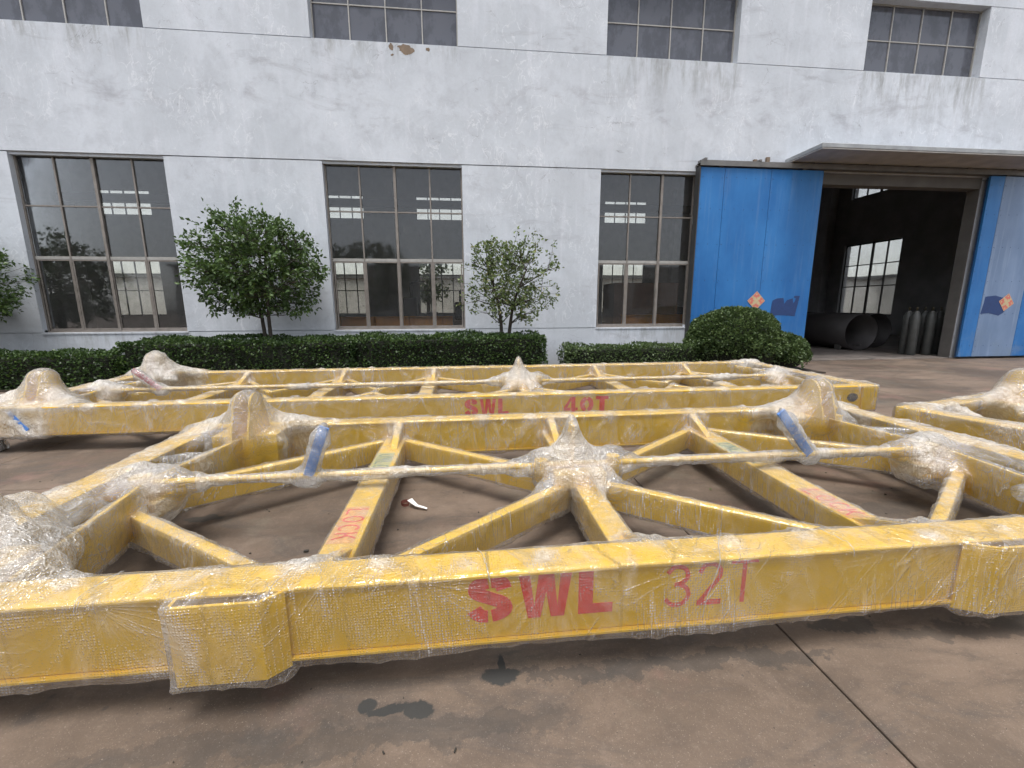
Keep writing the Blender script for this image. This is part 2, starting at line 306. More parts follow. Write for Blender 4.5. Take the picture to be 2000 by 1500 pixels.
class MB:                                       # mesh builder
    def __init__(s): s.V = []; s.F = []
    def add(s, V, F):
        n = len(s.V); s.V += [tuple(v) for v in V]; s.F += [tuple(i+n for i in f) for f in F]; return s
    def box(s, x0, x1, y0, y1, z0, z1, bev=0):
        if not bev:
            V = [(x, y, z) for x in (x0, x1) for y in (y0, y1) for z in (z0, z1)]
            return s.add(V, [(0, 1, 3, 2), (4, 6, 7, 5), (0, 4, 5, 1), (2, 3, 7, 6), (0, 2, 6, 4), (1, 5, 7, 3)])
        bm = bmesh.new(); bmesh.ops.create_cube(bm, size=1)
        for v in bm.verts: v.co = Vector(((x0+x1)/2+v.co.x*(x1-x0), (y0+y1)/2+v.co.y*(y1-y0), (z0+z1)/2+v.co.z*(z1-z0)))
        bmesh.ops.bevel(bm, geom=bm.edges[:], offset=bev, segments=1, affect='EDGES')
        return s.frombm(bm)
    def frombm(s, bm):
        bm.verts.index_update(); s.add([v.co[:] for v in bm.verts], [[v.index for v in f.verts] for f in bm.faces]); bm.free(); return s
    def obox(s, c, h, R, bev=.004):
        m = MB(); m.box(-h[0], h[0], -h[1], h[1], -h[2], h[2], bev)
        V = np.array(m.V) @ np.array(R).T + np.array(c); return s.add(V.tolist(), m.F)
    def tube(s, pts, rad, n=8, caps=True):
        pts = [Vector(p) for p in pts]; k = len(pts)
        rads = rad if hasattr(rad, '__len__') else [rad]*k
        V = []; F = []; prev = None
        for i, p in enumerate(pts):
            d = (pts[min(i+1, k-1)]-pts[max(i-1, 0)]).normalized()
            if prev is None: a = Vector((0, 0, 1)) if abs(d.z) < .9 else Vector((1, 0, 0)); x = d.cross(a).normalized()
            else: x = (prev - d*prev.dot(d)).normalized()
            prev = x; y = d.cross(x)
            for j in range(n):
                t = 2*math.pi*j/n; V.append(p + (x*math.cos(t)+y*math.sin(t))*rads[i])
        for i in range(k-1):
            for j in range(n): F.append((i*n+j, i*n+(j+1) % n, (i+1)*n+(j+1) % n, (i+1)*n+j))
        if caps: F.append(tuple(range(n-1, -1, -1))); F.append(tuple((k-1)*n+j for j in range(n)))
        return s.add(V, F)
    def lathe(s, prof, c=(0, 0, 0), n=20):
        V = []; F = []
        for r, z in prof:
            for j in range(n): t = 2*math.pi*j/n; V.append((c[0]+r*math.cos(t), c[1]+r*math.sin(t), c[2]+z))
        for i in range(len(prof)-1):
            for j in range(n): F.append((i*n+j, i*n+(j+1) % n, (i+1)*n+(j+1) % n, (i+1)*n+j))
        F.append(tuple(range(n-1, -1, -1))); F.append(tuple((len(prof)-1)*n+j for j in range(n)))
        return s.add(V, F)
    def prism(s, poly, h0, h1, frame):          # frame maps (a, b, h) -> xyz
        n = len(poly); V = [frame(a, b, h0) for a, b in poly]+[frame(a, b, h1) for a, b in poly]
        F = [tuple(range(n-1, -1, -1)), tuple(range(n, 2*n))]+[(i, (i+1) % n, n+(i+1) % n, n+i) for i in range(n)]
        return s.add(V, F)
    def make(s, name, mat, parent=None, smooth=False, **kw): 
        me = mesh(name, s.V, s.F); bm = bmesh.new(); bm.from_mesh(me); bmesh.ops.recalc_face_normals(bm, faces=bm.faces[:]); bm.to_mesh(me); bm.free()
        return link(name, me, mat, parent, smooth, **kw)

# value noise in numpy
_T = rng.random(65536).astype(np.float32)
def vnoise(P, s, seed=0):
    Q = P*s + seed*17.3; I = np.floor(Q).astype(np.int64); f = Q-I; f = f*f*(3-2*f)
    def h(a, b, c): return _T[((I[:, 0]+a)*73856093 ^ (I[:, 1]+b)*19349663 ^ (I[:, 2]+c)*83492791) & 65535]
    r = 0
    for a in (0, 1):
        for b in (0, 1):
            for c in (0, 1):
                w = (f[:, 0] if a else 1-f[:, 0])*(f[:, 1] if b else 1-f[:, 1])*(f[:, 2] if c else 1-f[:, 2])
                r = r + w*h(a, b, c)
    return r
def ridged(P, s, seed=0): return 1-np.abs(2*vnoise(P, s, seed)-1)

# ------------------------------------------------------------------ SETTING: ground
slabs = empty('ground', kind='structure')
base = MB(); base.box(-160, 160, -120, 200, -.6, -.05); base.make('ground_base', M['joint'], slabs)
JX = [-60, -34, -22, -16.2, -10.3, -4.46, 1.425, 7.1, 12.9, 18.8, 30, 60]; JY = [-60, -20, -9, -2.4, 3.71, 10.292]
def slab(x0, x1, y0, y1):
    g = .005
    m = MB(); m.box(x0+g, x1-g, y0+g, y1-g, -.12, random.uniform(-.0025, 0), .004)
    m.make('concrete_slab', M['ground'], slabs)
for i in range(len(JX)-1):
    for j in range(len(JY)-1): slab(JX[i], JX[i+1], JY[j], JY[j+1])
m = MB(); m.box(-160, 160, 33, 200, -.12, -.01); m.make('ground_beyond', M['ground'], slabs)
m = MB(); m.box(-22.9, 21, 10.296, 33, -.12, .012); m.make('indoor_floor', M['infloor'], slabs)

def blob_patch(name, cx, cy, rx, ry, seed, mat, parent, z=.0015, label=None, n=90, jag=.6):
    r = random.Random(seed); ph = [r.uniform(0, 6.28) for _ in range(8)]; am = [r.uniform(.3, 1)/(i+1)**.8 for i in range(8)]
    pts = []
    for i in range(n):
        t = 2*math.pi*i/n; k = max(.15, 1+jag*sum(am[j]*math.sin((j+1)*t+ph[j]) for j in range(8))*.6 + r.uniform(-.07, .07))
        pts.append((cx+rx*k*math.cos(t), cy+ry*k*math.sin(t), z))
    V = [(cx, cy, z)]+pts; F = [(0, i+1, (i+1) % n+1) for i in range(n)]
    return link(name, mesh(name, V, F), mat, parent, label=label)
# ------------------------------------------------------------------ SETTING: the workshop building
W = 10.3
bld = empty('factory_building', (0, 0, 0), label='tall pale blue-grey plastered workshop with gridded windows and an open blue sliding door', cat='building')
WIN = [(-9.08, -6.17), (-3.0, 0.0), (3.2, 6.3)]
ZS, ZT, US, UT, ZR = .92, 4.56, 6.9, 8.42, 10.6
g = .009
wm = MB(); XL, XR = -22.9, 21.0
def wbox(x0, x1, z0, z1, y0=W, y1=W+.26): wm.box(x0, x1, y0, y1, z0, z1)
lows = [(-21.6, -18.6), (-15.4, -12.4)]+WIN
# plinth under sills
wbox(XL, 5.5, 0, ZS-g)
xs = XL
for a, b in [(l[0], l[1]) for l in lows]:
    wbox(xs, a, ZS+g, ZT-g, W+.006); xs = b
# between third window and door opening (the left leaf slides in front)
wbox(6.3, 8.65, 0, ZT-g)
wbox(13.2, XR, 0, ZT-g)
wbox(XL, 8.65, ZT+g, US-g); wbox(8.65, 13.2, 4.62, US-g); wbox(13.2, XR, ZT+g, US-g)
ups = [(-21.7, -18.6), (-15.5, -12.4), (-9.25, -6.2), (-3.04, -.02), (3.24, 6.32), (9.5, 12.62), (15.7, 18.8)]
xs = XL
for a, b in ups: wbox(xs, a, US+g, UT, W+.006); xs = b
wbox(xs, XR, US+g, UT, W+.006); wbox(XL, XR, UT, ZR)
wm.box(XL, 8.6, W+.05, W+.2, ZT-.05, ZT+.05); wm.box(XL, XR, W+.05, W+.3, US-.05, US+.02); 
for a, b in zip([XL]+[l[1] for l in lows], [l[0] for l in lows]+[5.5]): wm.box(a, b, W+.05, W+.3, ZS-.05, ZS+.05)
wm.make('front_wall', M['wall'], bld)
# remaining walls, roof, inner lining
def wall_grid(mb, axis, pos, th, a0, a1, z0, z1, holes):
    cuts = sorted({a0, a1, *[h[0] for h in holes], *[h[1] for h in holes]}); zc = sorted({z0, z1, *[h[2] for h in holes], *[h[3] for h in holes]})
    for i in range(len(cuts)-1):
        for j in range(len(zc)-1):
            ca, cz = (cuts[i]+cuts[i+1])/2, (zc[j]+zc[j+1])/2
            if any(h[0] < ca < h[1] and h[2] < cz < h[3] for h in holes): continue
            if axis == 'y': mb.box(cuts[i], cuts[i+1], pos, pos+th, zc[j], zc[j+1])
            else: mb.box(pos, pos+th, cuts[i], cuts[i+1], zc[j], zc[j+1])
BY = 29.5
bh = []
for k in range(-4, 4):
    x = -3.0+6.25*k
    if k in (-1,) : pass
    if x > XL+.4 and x+3 < XR: bh += [(x, x+3, .92, 4.3), (x, x+3, US, 8.35)]
m = MB(); wall_grid(m, 'y', BY, .36, XL, XR, 0, ZR, bh); m.make('rear_wall', M['interior'], bld)
gx = 20.2
gh = [(18.55, 21.6, .92, 4.5), (18.55, 21.6, 6.8, 8.4), (24.6, 27.6, .92, 4.5), (24.6, 27.6, 6.8, 8.4), (12.4, 15.4, .92, 4.5), (12.4, 15.4, 6.8, 8.4)][:4]
m = MB(); wall_grid(m, 'x', gx, .36, W+.36, BY, 0, ZR, gh); m.make('right_gable_wall', M['interior'], bld)
m = MB(); m.box(XL-.36, XL, W+.36, BY, 0, ZR); m.make('left_gable_wall', M['interior'], bld)
m = MB(); m.box(XL-.5, XR+.3, W-.3, BY+.6, ZR, ZR+.3); m.make('roof', M['roof'], bld)
for k, (x0, x1) in enumerate([(2.0, 2.5), (14.2, 14.8), (-4.9, -4.3), (8.0, 8.5)]):       # columns inside
    m = MB(); m.box(x0, x1, 28.9, 29.45, 0, 9); m.make('column', M['interior'], bld)
m = MB(); m.box(XL, 20.1, 28.3, 28.75, 7.42, 7.85); m.make('crane_runway_beam', M['dsteel'], bld)
m = MB(); m.box(XL, 20.1, 10.75, 11.2, 7.1, 7.6); m.make('crane_runway_beam', M['dsteel'], bld)
for y_ in (15.4, 22.4):
    m = MB(); m.box(19.75, 20.19, y_, y_+.5, 0, 9); m.make('column', M['interior'], bld)
m = MB(); m.box(8.65, 13.2, W-.012, W+.27, 4.36, 4.62); m.make('door_lintel', M['jamb'], bld)
m = MB(); m.box(13.17, 13.197, W-.010, W+.27, 0.013, 4.355); m.make('door_jamb', M['jamb'], bld)
m = MB(); m.box(8.65, 8.68, W+.004, W+.27, 0.013, 4.355); m.make('door_jamb', M['jamb'], bld)

def window(x0, x1, z0, z1, y, cols, rows, thick_mid=True, mat='frame', gmat='glass', fr=.035, axis='y', sash_row=False, label=None, parent=bld, thin=.03):
    """rows = list of z of horizontal bars, cols = x of vertical bars"""
    def P(mb, a0, a1, d0, d1, b0, b1):
        if axis == 'y': mb.box(a0, a1, y+d0, y+d1, b0, b1)
        else: mb.box(y+d0, y+d1, a0, a1, b0, b1)
    f = MB(); P(f, x0, x0+fr, 0, .07, z0, z1); P(f, x1-fr, x1, 0, .07, z0, z1); P(f, x0+fr, x1-fr, 0, .07, z0, z0+fr); P(f, x0+fr, x1-fr, 0, .07, z1-fr, z1)
    w = f.make('window', M[mat], parent, label=label)
    for i, c in enumerate(cols):
        t = thin if not (thick_mid and i == len(cols)//2) else thin*1.75
        b = MB(); P(b, c-t/2, c+t/2, -.012 if thick_mid and i == len(cols)//2 else .005, .06, z0+fr, z1-fr); b.make('mullion', M[mat], w)
    rr = [z0+fr]+list(rows)+[z1-fr]; cc = [x0+fr]+list(cols)+[x1-fr]
    for i, c in enumerate(rows):
        t = thin*.9 if not (sash_row and i == 0) else thin*2.2
        b = MB()
        P(b, x0+fr, x1-fr, .012, .055, c-t/2, c+t/2); b.make('transom', M[mat if not sash_row or i else 'frame_pale'], w)
    for i in range(len(cc)-1):
        for j in range(len(rr)-1):
            b = MB(); P(b, cc[i]+.004, cc[i+1]-.004, .03, .036, rr[j]+.004, rr[j+1]-.004); b.make('pane', M[gmat], w)
            if sash_row and j == 0:
                s = MB(); a0, a1, b0, b1 = cc[i]+.015, cc[i+1]-.015, rr[0], rr[1]-.03
                P(s, a0, a0+.028, .012, .05, b0, b1); P(s, a1-.028, a1, .012, .05, b0, b1); P(s, a0+.028, a1-.028, .012, .05, b0, b0+.05); P(s, a0+.028, a1-.028, .012, .05, b1-.03, b1)
                s.make('sash_frame', M['frame'], w)
    return w
for k, (a, b) in enumerate(lows):
    q = (b-a)/4
    window(a, b, ZS, ZT, W+.12, [a+q*.98, a+2*q, a+3*q*1.01], [2.50, 3.55], True, 'frame', 'glass', .034, sash_row=True, thin=.032)
    s = MB(); s.box(a-.02, b+.02, W-.015, W+.12, ZS-.035, ZS); s.make('window_sill', M['wall'], bld)
for a, b in ups:
    q = (b-a)/4
    window(a, b, US, UT, W+.2, [a+q, a+2*q, a+3*q], [7.66], False, 'frame_pale', 'glass_up', .025, thin=.024)
for h in bh:
    q = (h[1]-h[0])/4; z0, z1 = h[2], h[3]
    window(h[0], h[1], z0, z1, BY+.1, [h[0]+q, h[0]+2*q, h[0]+3*q], [z0+(z1-z0)*t for t in ((.45, .75) if z1-z0 > 2 else (.5,))], False, 'frame_dark', 'glass_back', .05, thin=.06)
for h in gh:
    q = (h[1]-h[0])/4; z0, z1 = h[2], h[3]
    window(h[0], h[1], z0, z1, gx+.1, [h[0]+q, h[0]+2*q, h[0]+3*q], [z0+(z1-z0)*t for t in ((.40, .70) if z1-z0 > 2 else (.5,))], True, 'frame_dark', 'glass_back', .06, axis='x', thin=.05)

# peeled plaster under an upper window
def wall_blob(cx, cz, rx, rz, seed, mat, y=W-.002, jag=.5):
    o = blob_patch('bare_plaster_patch', 0, 0, rx, rz, seed, mat, bld, 0, jag=jag, n=70)
    for v in o.data.vertices: v.co = (cx+v.co.x, y, cz+v.co.y)
    return o
wall_blob(-1.12, 6.80, .16, .09, 11, M['bare']); wall_blob(-1.42, 6.83, .05, .06, 12, M['bare']); wall_blob(-.66, 6.80, .05, .03, 14, M['bare']); wall_blob(-1.4, 6.66, .03, .02, 15, M['bare'])
wall_blob(-9.1, 6.82, .15, .05, 16, M['bare'])
# two rusty brackets above the rail
for x, h in ((6.95, .06), (7.27, .12)):
    m = MB(); m.box(x-.04, x+.04, W-.06, W-.001, 4.80, 4.80+h); m.make('rusty_bracket', M['bare'], bld)
# canopy
m = MB(); m.box(7.75, 14.3, 9.2, W-.002, 4.78, 4.80, 0); m.make('canopy', M['canopy'], bld); cp = bpy.data.objects['canopy']
m = MB(); m.box(7.74, 14.31, 9.19, W-.002, 4.802, 4.90, .012); m.make('canopy_fascia', M['canopy_edge'], cp)
# sliding rail
m = MB(); m.box(5.48, 17.2, 10.06, 10.2, 4.70, 4.755); m.box(5.48, 17.2, 10.06, 10.075, 4.64, 4.70); m.box(5.48, 17.2, 10.2, W-.004, 4.66, 4.70); m.make('door_rail', M['rail'], bld)
rail = bpy.data.objects['door_rail']
for x in (5.6, 6.95, 8.3, 9.7, 11.1, 12.5, 13.8):
    m = MB(); m.box(x-.03, x+.03, 10.05, W-.003, 4.757, 4.80); m.make('rail_bracket', M['rail'], rail)
m = MB(); m.box(5.50, 5.52, 10.1, W-.003, 0.02, 4.64); m.make('door_post', M['frame_dark'], bld)

# sliding doors
def sliding_door(x0, x1, splits, mats, y, label):
    d = empty('sliding_door', (x0, y, 0)); d.parent = bld; d['label'] = label
    for i in range(len(splits)-1):
        a, b = splits[i]-x0, splits[i+1]-x0
        m = MB(); m.box(a+.004, b-.004, 0, .05, .06, 4.62, .004); m.make('steel_sheet', M[mats[i]], d)
    rv = MB()
    for i in range(len(splits)-1):
        a, b = splits[i]-x0, splits[i+1]-x0
        for zz in (.35, 1.2, 2.05, 2.9, 3.7, 4.4):
            for q in np.arange(a+.06, b-.03, .24): rv.obox((q, -.002, zz+.01*math.sin(q*9)), (.008, .004, .008), Rz(0), .003)
        for zz in np.arange(.2, 4.5, .3): rv.obox((a+.035, -.002, zz), (.007, .004, .007), Rz(0), .003)
    rv.make('rivets', M['seam'], d, kind='stuff')
    m = MB(); m.box(0, x1-x0, .051, .085, .04, 4.6); m.make('backing_frame', M['seam'], d)
    for x in (.5, x1-x0-.5):
        m = MB(); m.box(x-.05, x+.05, .0, .04, 4.621, 4.7); m.make('hanger', M['rail'], d)
    return d
dl = sliding_door(5.53, 8.65, [5.53, 6.13, 7.3, 8.65], ['door', 'door', 'door'], 10.12, 'left blue sliding door leaf')
dr = sliding_door(13.2, 17.0, [13.2, 13.62, 14.84, 16.0, 17.0], ['door', 'door_fade', 'door', 'door'], 10.10, 'right blue sliding door leaf with faded panel')
def navy(parent, pts, y):
    m = MB(); m.prism(pts, -.003, 0, lambda a, b, h: (a, y+h, b)); m.make('navy_paint_patch', M['navy'], parent)
navy(dl, [(2.10, 1.18), (2.32, 1.20), (2.6, 1.19), (2.78, 1.17), (2.8, 1.3), (2.86, 1.68), (2.72, 1.68), (2.70, 1.64), (2.76, 1.62), (2.74, 1.54), (2.70, 1.50), (2.67, 1.62), (2.52, 1.57), (2.46, 1.48), (2.42, 1.63), (2.26, 1.62), (2.14, 1.57), (2.12, 1.48)], -.001)
navy(dr, [(.44, 1.20), (.7, 1.22), (1.0, 1.15), (1.12, 1.22), (1.2, 1.3), (1.3, 1.6), (1.0, 1.63), (.8, 1.68), (.5, 1.65), (.48, 1.4)], -.001)
def diamond(x, z, s, y, rz, tilt, label, fold):
    d = empty('blessing_poster', (x, y, z), label=label, cat='poster', group='diamond papers pasted on the doors')
    m = MB(); m.prism([(0, -s), (s, 0), (0, s), (-s, 0)], -.002, 0, lambda a, b, h: (a, h, b)); p = m.make('red_sheet', M['paper'], d)
    m = MB()
    for k in range(4):
        t = k*math.pi/2+math.pi/4
        for rr, w in ((.30, .115), (.56, .07)):
            cx, cz = s*rr*math.cos(t), s*rr*math.sin(t)
            ring = [(cx+s*w*1.6*math.cos(u)*(1+.15*math.cos(3*u)), cz+s*w*1.6*math.sin(u)) for u in [i*math.pi/8 for i in range(16)]]
            m.prism(ring, -.0032, -.0024, lambda a, b, h: (a, h, b))
    for k in range(4):
        t = k*math.pi/2; q = [(s*.62*math.cos(t+v), s*.62*math.sin(t+v)) for v in (-.16, .16)]+[(s*.8*math.cos(t), s*.8*math.sin(t))]
        m.prism(q, -.0032, -.0024, lambda a, b, h: (a, h, b))
    m.prism([(s*.2*math.cos(i*math.pi/6), s*.2*math.sin(i*math.pi/6)) for i in range(12)], -.0036, -.0033, lambda a, b, h: (a, h, b))
    m.make('gold_pattern', M['gold'], d, kind='stuff')
    b = MB()
    for k in range(4):
        t0, t1 = k*math.pi/2, (k+1)*math.pi/2
        b.prism([(s*math.cos(t0), s*math.sin(t0)), (s*math.cos(t1), s*math.sin(t1)), (s*.93*math.cos(t1), s*.93*math.sin(t1)), (s*.93*math.cos(t0), s*.93*math.sin(t0))], -.003, -.0021, lambda a, b_, h: (a, h, b_))
    b.make('pale_border', M['gold'], d); d.rotation_euler = (0, tilt, 0)
diamond(7.22, 1.56, .235, 10.112, 0, 0, 'red and gold diamond paper on the left blue door above the clipped shrub', 0)
diamond(14.36, 1.50, .235, 10.092, 0, .12, 'red and gold diamond paper overlapping the navy patch on the right blue door', 0)

# ------------------------------------------------------------------ things seen inside the workshop
def pipe(x, y0, y1, r, label):
    d = empty('steel_pipe', (x, y0, r+.012), label=label, cat='pipe', group='large rolled steel pipes lying inside the doorway')
    n = 48; V = []; F = []
    for rr, yy in ((r, 0), (r, y1-y0), (r-.02, y1-y0), (r-.02, 0)):
        for j in range(n): t = 2*math.pi*j/n; V.append((rr*math.cos(t), yy, rr*math.sin(t)))
    for i in range(4):
        for j in range(n): F.append((i*n+j, i*n+(j+1) % n, ((i+1) % 4)*n+(j+1) % n, ((i+1) % 4)*n+j))
    link('shell', mesh('shell', V, F), M['steel_pipe'], d, True)
    for a_, b_ in ((-r*.7, -r*.55), (r*.55, r*.7)):
        m = MB(); m.box(a_, b_, .3, .5, -r, -r+.16); m.make('chock', M['rail'], d)
pipe(12.45, 12.3, 15.6, .575, 'large dark steel pipe lying nearest the doorway with its open end towards the yard')
pipe(13.75, 13.05, 16.2, .575, 'second dark steel pipe half hidden behind the gas cylinders')
cxs = [(12.83, 11.25), (12.79, 11.0), (13.41, 11.3), (13.30, 11.0), (13.87, 11.25), (13.75, 10.9)]
cl = ['leftmost grey gas cylinder of the group beside the steel pipe', 'second grey gas cylinder from the left in the doorway', 'grey gas cylinder set back in the middle of the row', 'front middle grey gas cylinder in the doorway', 'grey gas cylinder just left of the shiny end one', 'rightmost shiny gas cylinder against the right door jamb']
c0 = None
for k, (x, y) in enumerate(cxs):
    if c0 is None:
        d = empty('gas_cylinder', (x, y, .012), label=cl[k], cat='gas cylinder', group='gas cylinders standing in the doorway')
        m = MB(); m.lathe([(.10, 0), (.115, .02), (.115, 1.05), (.105, 1.13), (.075, 1.2), (.045, 1.235), (.04, 1.26)]); m.make('body', M['cyl'], d, True)
        m = MB(); m.lathe([(.05, 1.2), (.055, 1.22), (.055, 1.25), (.04, 1.255)]); m.make('neck_ring', M['rail'], d, True)
        m = MB(); m.lathe([(.022, 1.26), (.022, 1.33), (.03, 1.335), (.03, 1.36), (.01, 1.365)]); m.tube([(0, 0, 1.3), (.05, 0, 1.3)], .012); m.make('valve', M['valve'], d, True)
        c0 = d
    else:
        d = c0.copy(); C.objects.link(d); d.location = (x, y, .012); d['label'] = cl[k]
        for ch in list(c0.children):
            e = ch.copy(); C.objects.link(e); e.parent = d
        d.rotation_euler = (0, 0, k*1.1)
        if k == 5: d.scale = (1.03, 1.03, 1.04)
def steel_stack(x0, x1, y, z0, h, label):
    d = empty('steel_girder', (x0, y, 0), label=label, cat='girder')
    m = MB(); L = x1-x0; m.box(0, L, 0, .3, z0, z0+.02, .003); m.box(0, L, .13, .15, z0+.02, z0+h-.02); m.box(0, L, 0, .3, z0+h-.02, z0+h, .003); m.make('beam', M['orange'], d)
    for k in range(int(L/.9)+1):
        m = MB(); m.box(.05+k*.9, .062+k*.9, .01, .129, z0+.021, z0+h-.021); m.make('stiffener', M['orange'], d)
    for x in (.4, L-.4):
        m = MB(); m.box(x-.06, x+.06, 0, .3, .012, z0); m.make('trestle', M['crate'], d)
steel_stack(-3.4, -.35, 12.0, .86, .32, 'orange primed girder on trestles behind the middle window')
steel_stack(4.6, 6.7, 12.2, .86, .32, 'orange primed girder on trestles behind the right window')
steel_stack(-6.9, -5.2, 12.5, .4, .3, 'short orange girder behind the left window')
def crate(x, y, w, dd, h, label):
    d = empty('wooden_crate', (x, y, .012), label=label, cat='crate')
    for k in range(int(h/.2)):
        m = MB(); m.box(0, w, 0, .02, k*.2+.006, k*.2+.194, .003); m.make('board', M['crate'], d)
        m = MB(); m.box(0, .02, .021, dd, k*.2+.006, k*.2+.194, .003); m.make('board', M['crate'], d)
    m = MB(); m.box(0, .1, -.02, -.001, 0, h); m.box(w-.1, w, -.02, -.001, 0, h); m.box(.1, w-.1, -.02, -.001, h-.1, h); m.make('batten', M['crate'], d)
    m = MB(); m.box(.021, w-.001, .021, dd, 0, h-.02); m.make('core', M['crate'], d)
crate(5.1, 14.5, 2.3, 1.2, 2.2, 'tall brown wooden crate seen through the right window')
def machine(x, y, label, s=1.):
    d = empty('workshop_machine', (x, y, .012), label=label, cat='machine')
    m = MB(); m.box(-.7*s, .7*s, -.4, .4, 0, .85*s, .03); m.make('bed', M['dsteel'], d)
    m = MB(); m.box(-.65*s, -.2*s, -.3, .3, .851*s, 1.6*s, .04); m.make('head_stock', M['dsteel'], d)
    m = MB(); m.box(.1*s, .5*s, -.25, .25, .851*s, 1.1*s, .03); m.make('saddle', M['dsteel'], d)
    m = MB(); m.tube([(-.4*s, 0, 1.6*s), (-.4*s, 0, 2.1*s)], .05); m.tube([(-.4*s, 0, 2.1*s), (.1, 0, 2.15*s)], .03); m.make('arm', M['dsteel'], d, True)
machine(-7.4, 15, 'dark lathe standing behind the leftmost window', 1.2); machine(-1.6, 17, 'dark machine tool behind the middle window left half', 1.1); machine(.2, 19, 'low dark machine tool behind the middle window right half', 1.0); machine(3.8, 16, 'dark machine tool behind the right window', .9); machine(10.9, 22, 'dark machine deep inside the open doorway', 1.2)

# buildings beyond the windows
def shed(x, y, w, d_, h, label):
    s = empty('neighbour_building', (x, y, 0), label=label, cat='building')
    m = MB(); m.box(0, w, 0, d_, 0, h); m.make('wall', M['far'], s)
    m = MB(); m.box(-.3, w+.3, -.3, d_+.3, h, h+.3); m.make('roof', M['roof'], s)
    for k in range(int(d_/7)):
        m = MB(); m.box(-.04, -.002, 1.5+7*k, 3.4+7*k, 1.4, 2.6); m.make('window', M['rail'], s)
shed(-40, 46, 90, 12, 4.2, 'long low pale shed seen through the rear windows'); shed(48, 24, 12, 40, 4.4, 'pale low shed seen through the side windows beyond the door')

ob = empty('added_sky_blocker', (-30, -34, 0), label='unseen long grey building added behind the camera to block low sky', cat='building')  # unseen, added behind the camera: blocks low sky so beam sides go darker
m = MB(); m.box(0, 62, 0, 6, 0, 5.4); m.make('wall', M['far'], ob)
m = MB(); m.box(-.3, 62.3, -.3, 6.3, 5.4, 5.7); m.make('roof', M['roof'], ob)
for k in range(10):
    m = MB(); m.box(1.5+6*k, 4.6+6*k, 6.002, 6.05, 1, 4.4); m.make('window', M['dsteel'], ob)

# ------------------------------------------------------------------ vegetation
def leaves(P, D, size, rnd, droop=0., wid=.32, fold=.25):
    """P centres, D directions -> folded leaf quads (2 tris x2)"""
    n = len(P); up_ = rnd.normal(size=(n, 3)); up_[:, 2] += 1.2
    D = D/np.linalg.norm(D, axis=1)[:, None]; S = np.cross(D, up_); S /= np.linalg.norm(S, axis=1)[:, None]+1e-9; Nn = np.cross(S, D)
    L = size*rnd.uniform(.65, 1.25, n)[:, None]; Wd = L*wid
    b = P; t = P+D*L-Nn*L*droop; mid = P+D*L*.5
    l = mid-S*Wd+Nn*Wd*fold; r = mid+S*Wd+Nn*Wd*fold
    V = np.stack([b, l, t, r], 1).reshape(-1, 3); I = np.arange(n)*4
    F = np.concatenate([np.stack([I, I+1, I+2], 1), np.stack([I, I+2, I+3], 1)])
    return V, F
def np_mesh(name, V, F):
    me = bpy.data.meshes.new(name); k = F.shape[1]
    me.vertices.add(len(V)); me.vertices.foreach_set('co', V.astype(np.float32).ravel())
    me.loops.add(F.size); me.loops.foreach_set('vertex_index', F.astype(np.int32).ravel())
    me.polygons.add(len(F)); me.polygons.foreach_set('loop_start', np.arange(0, F.size, k, dtype=np.int32))
    try: me.polygons.foreach_set('loop_total', np.full(len(F), k, dtype=np.int32))
    except Exception: pass
    me.update(calc_edges=True); me.validate(); return me
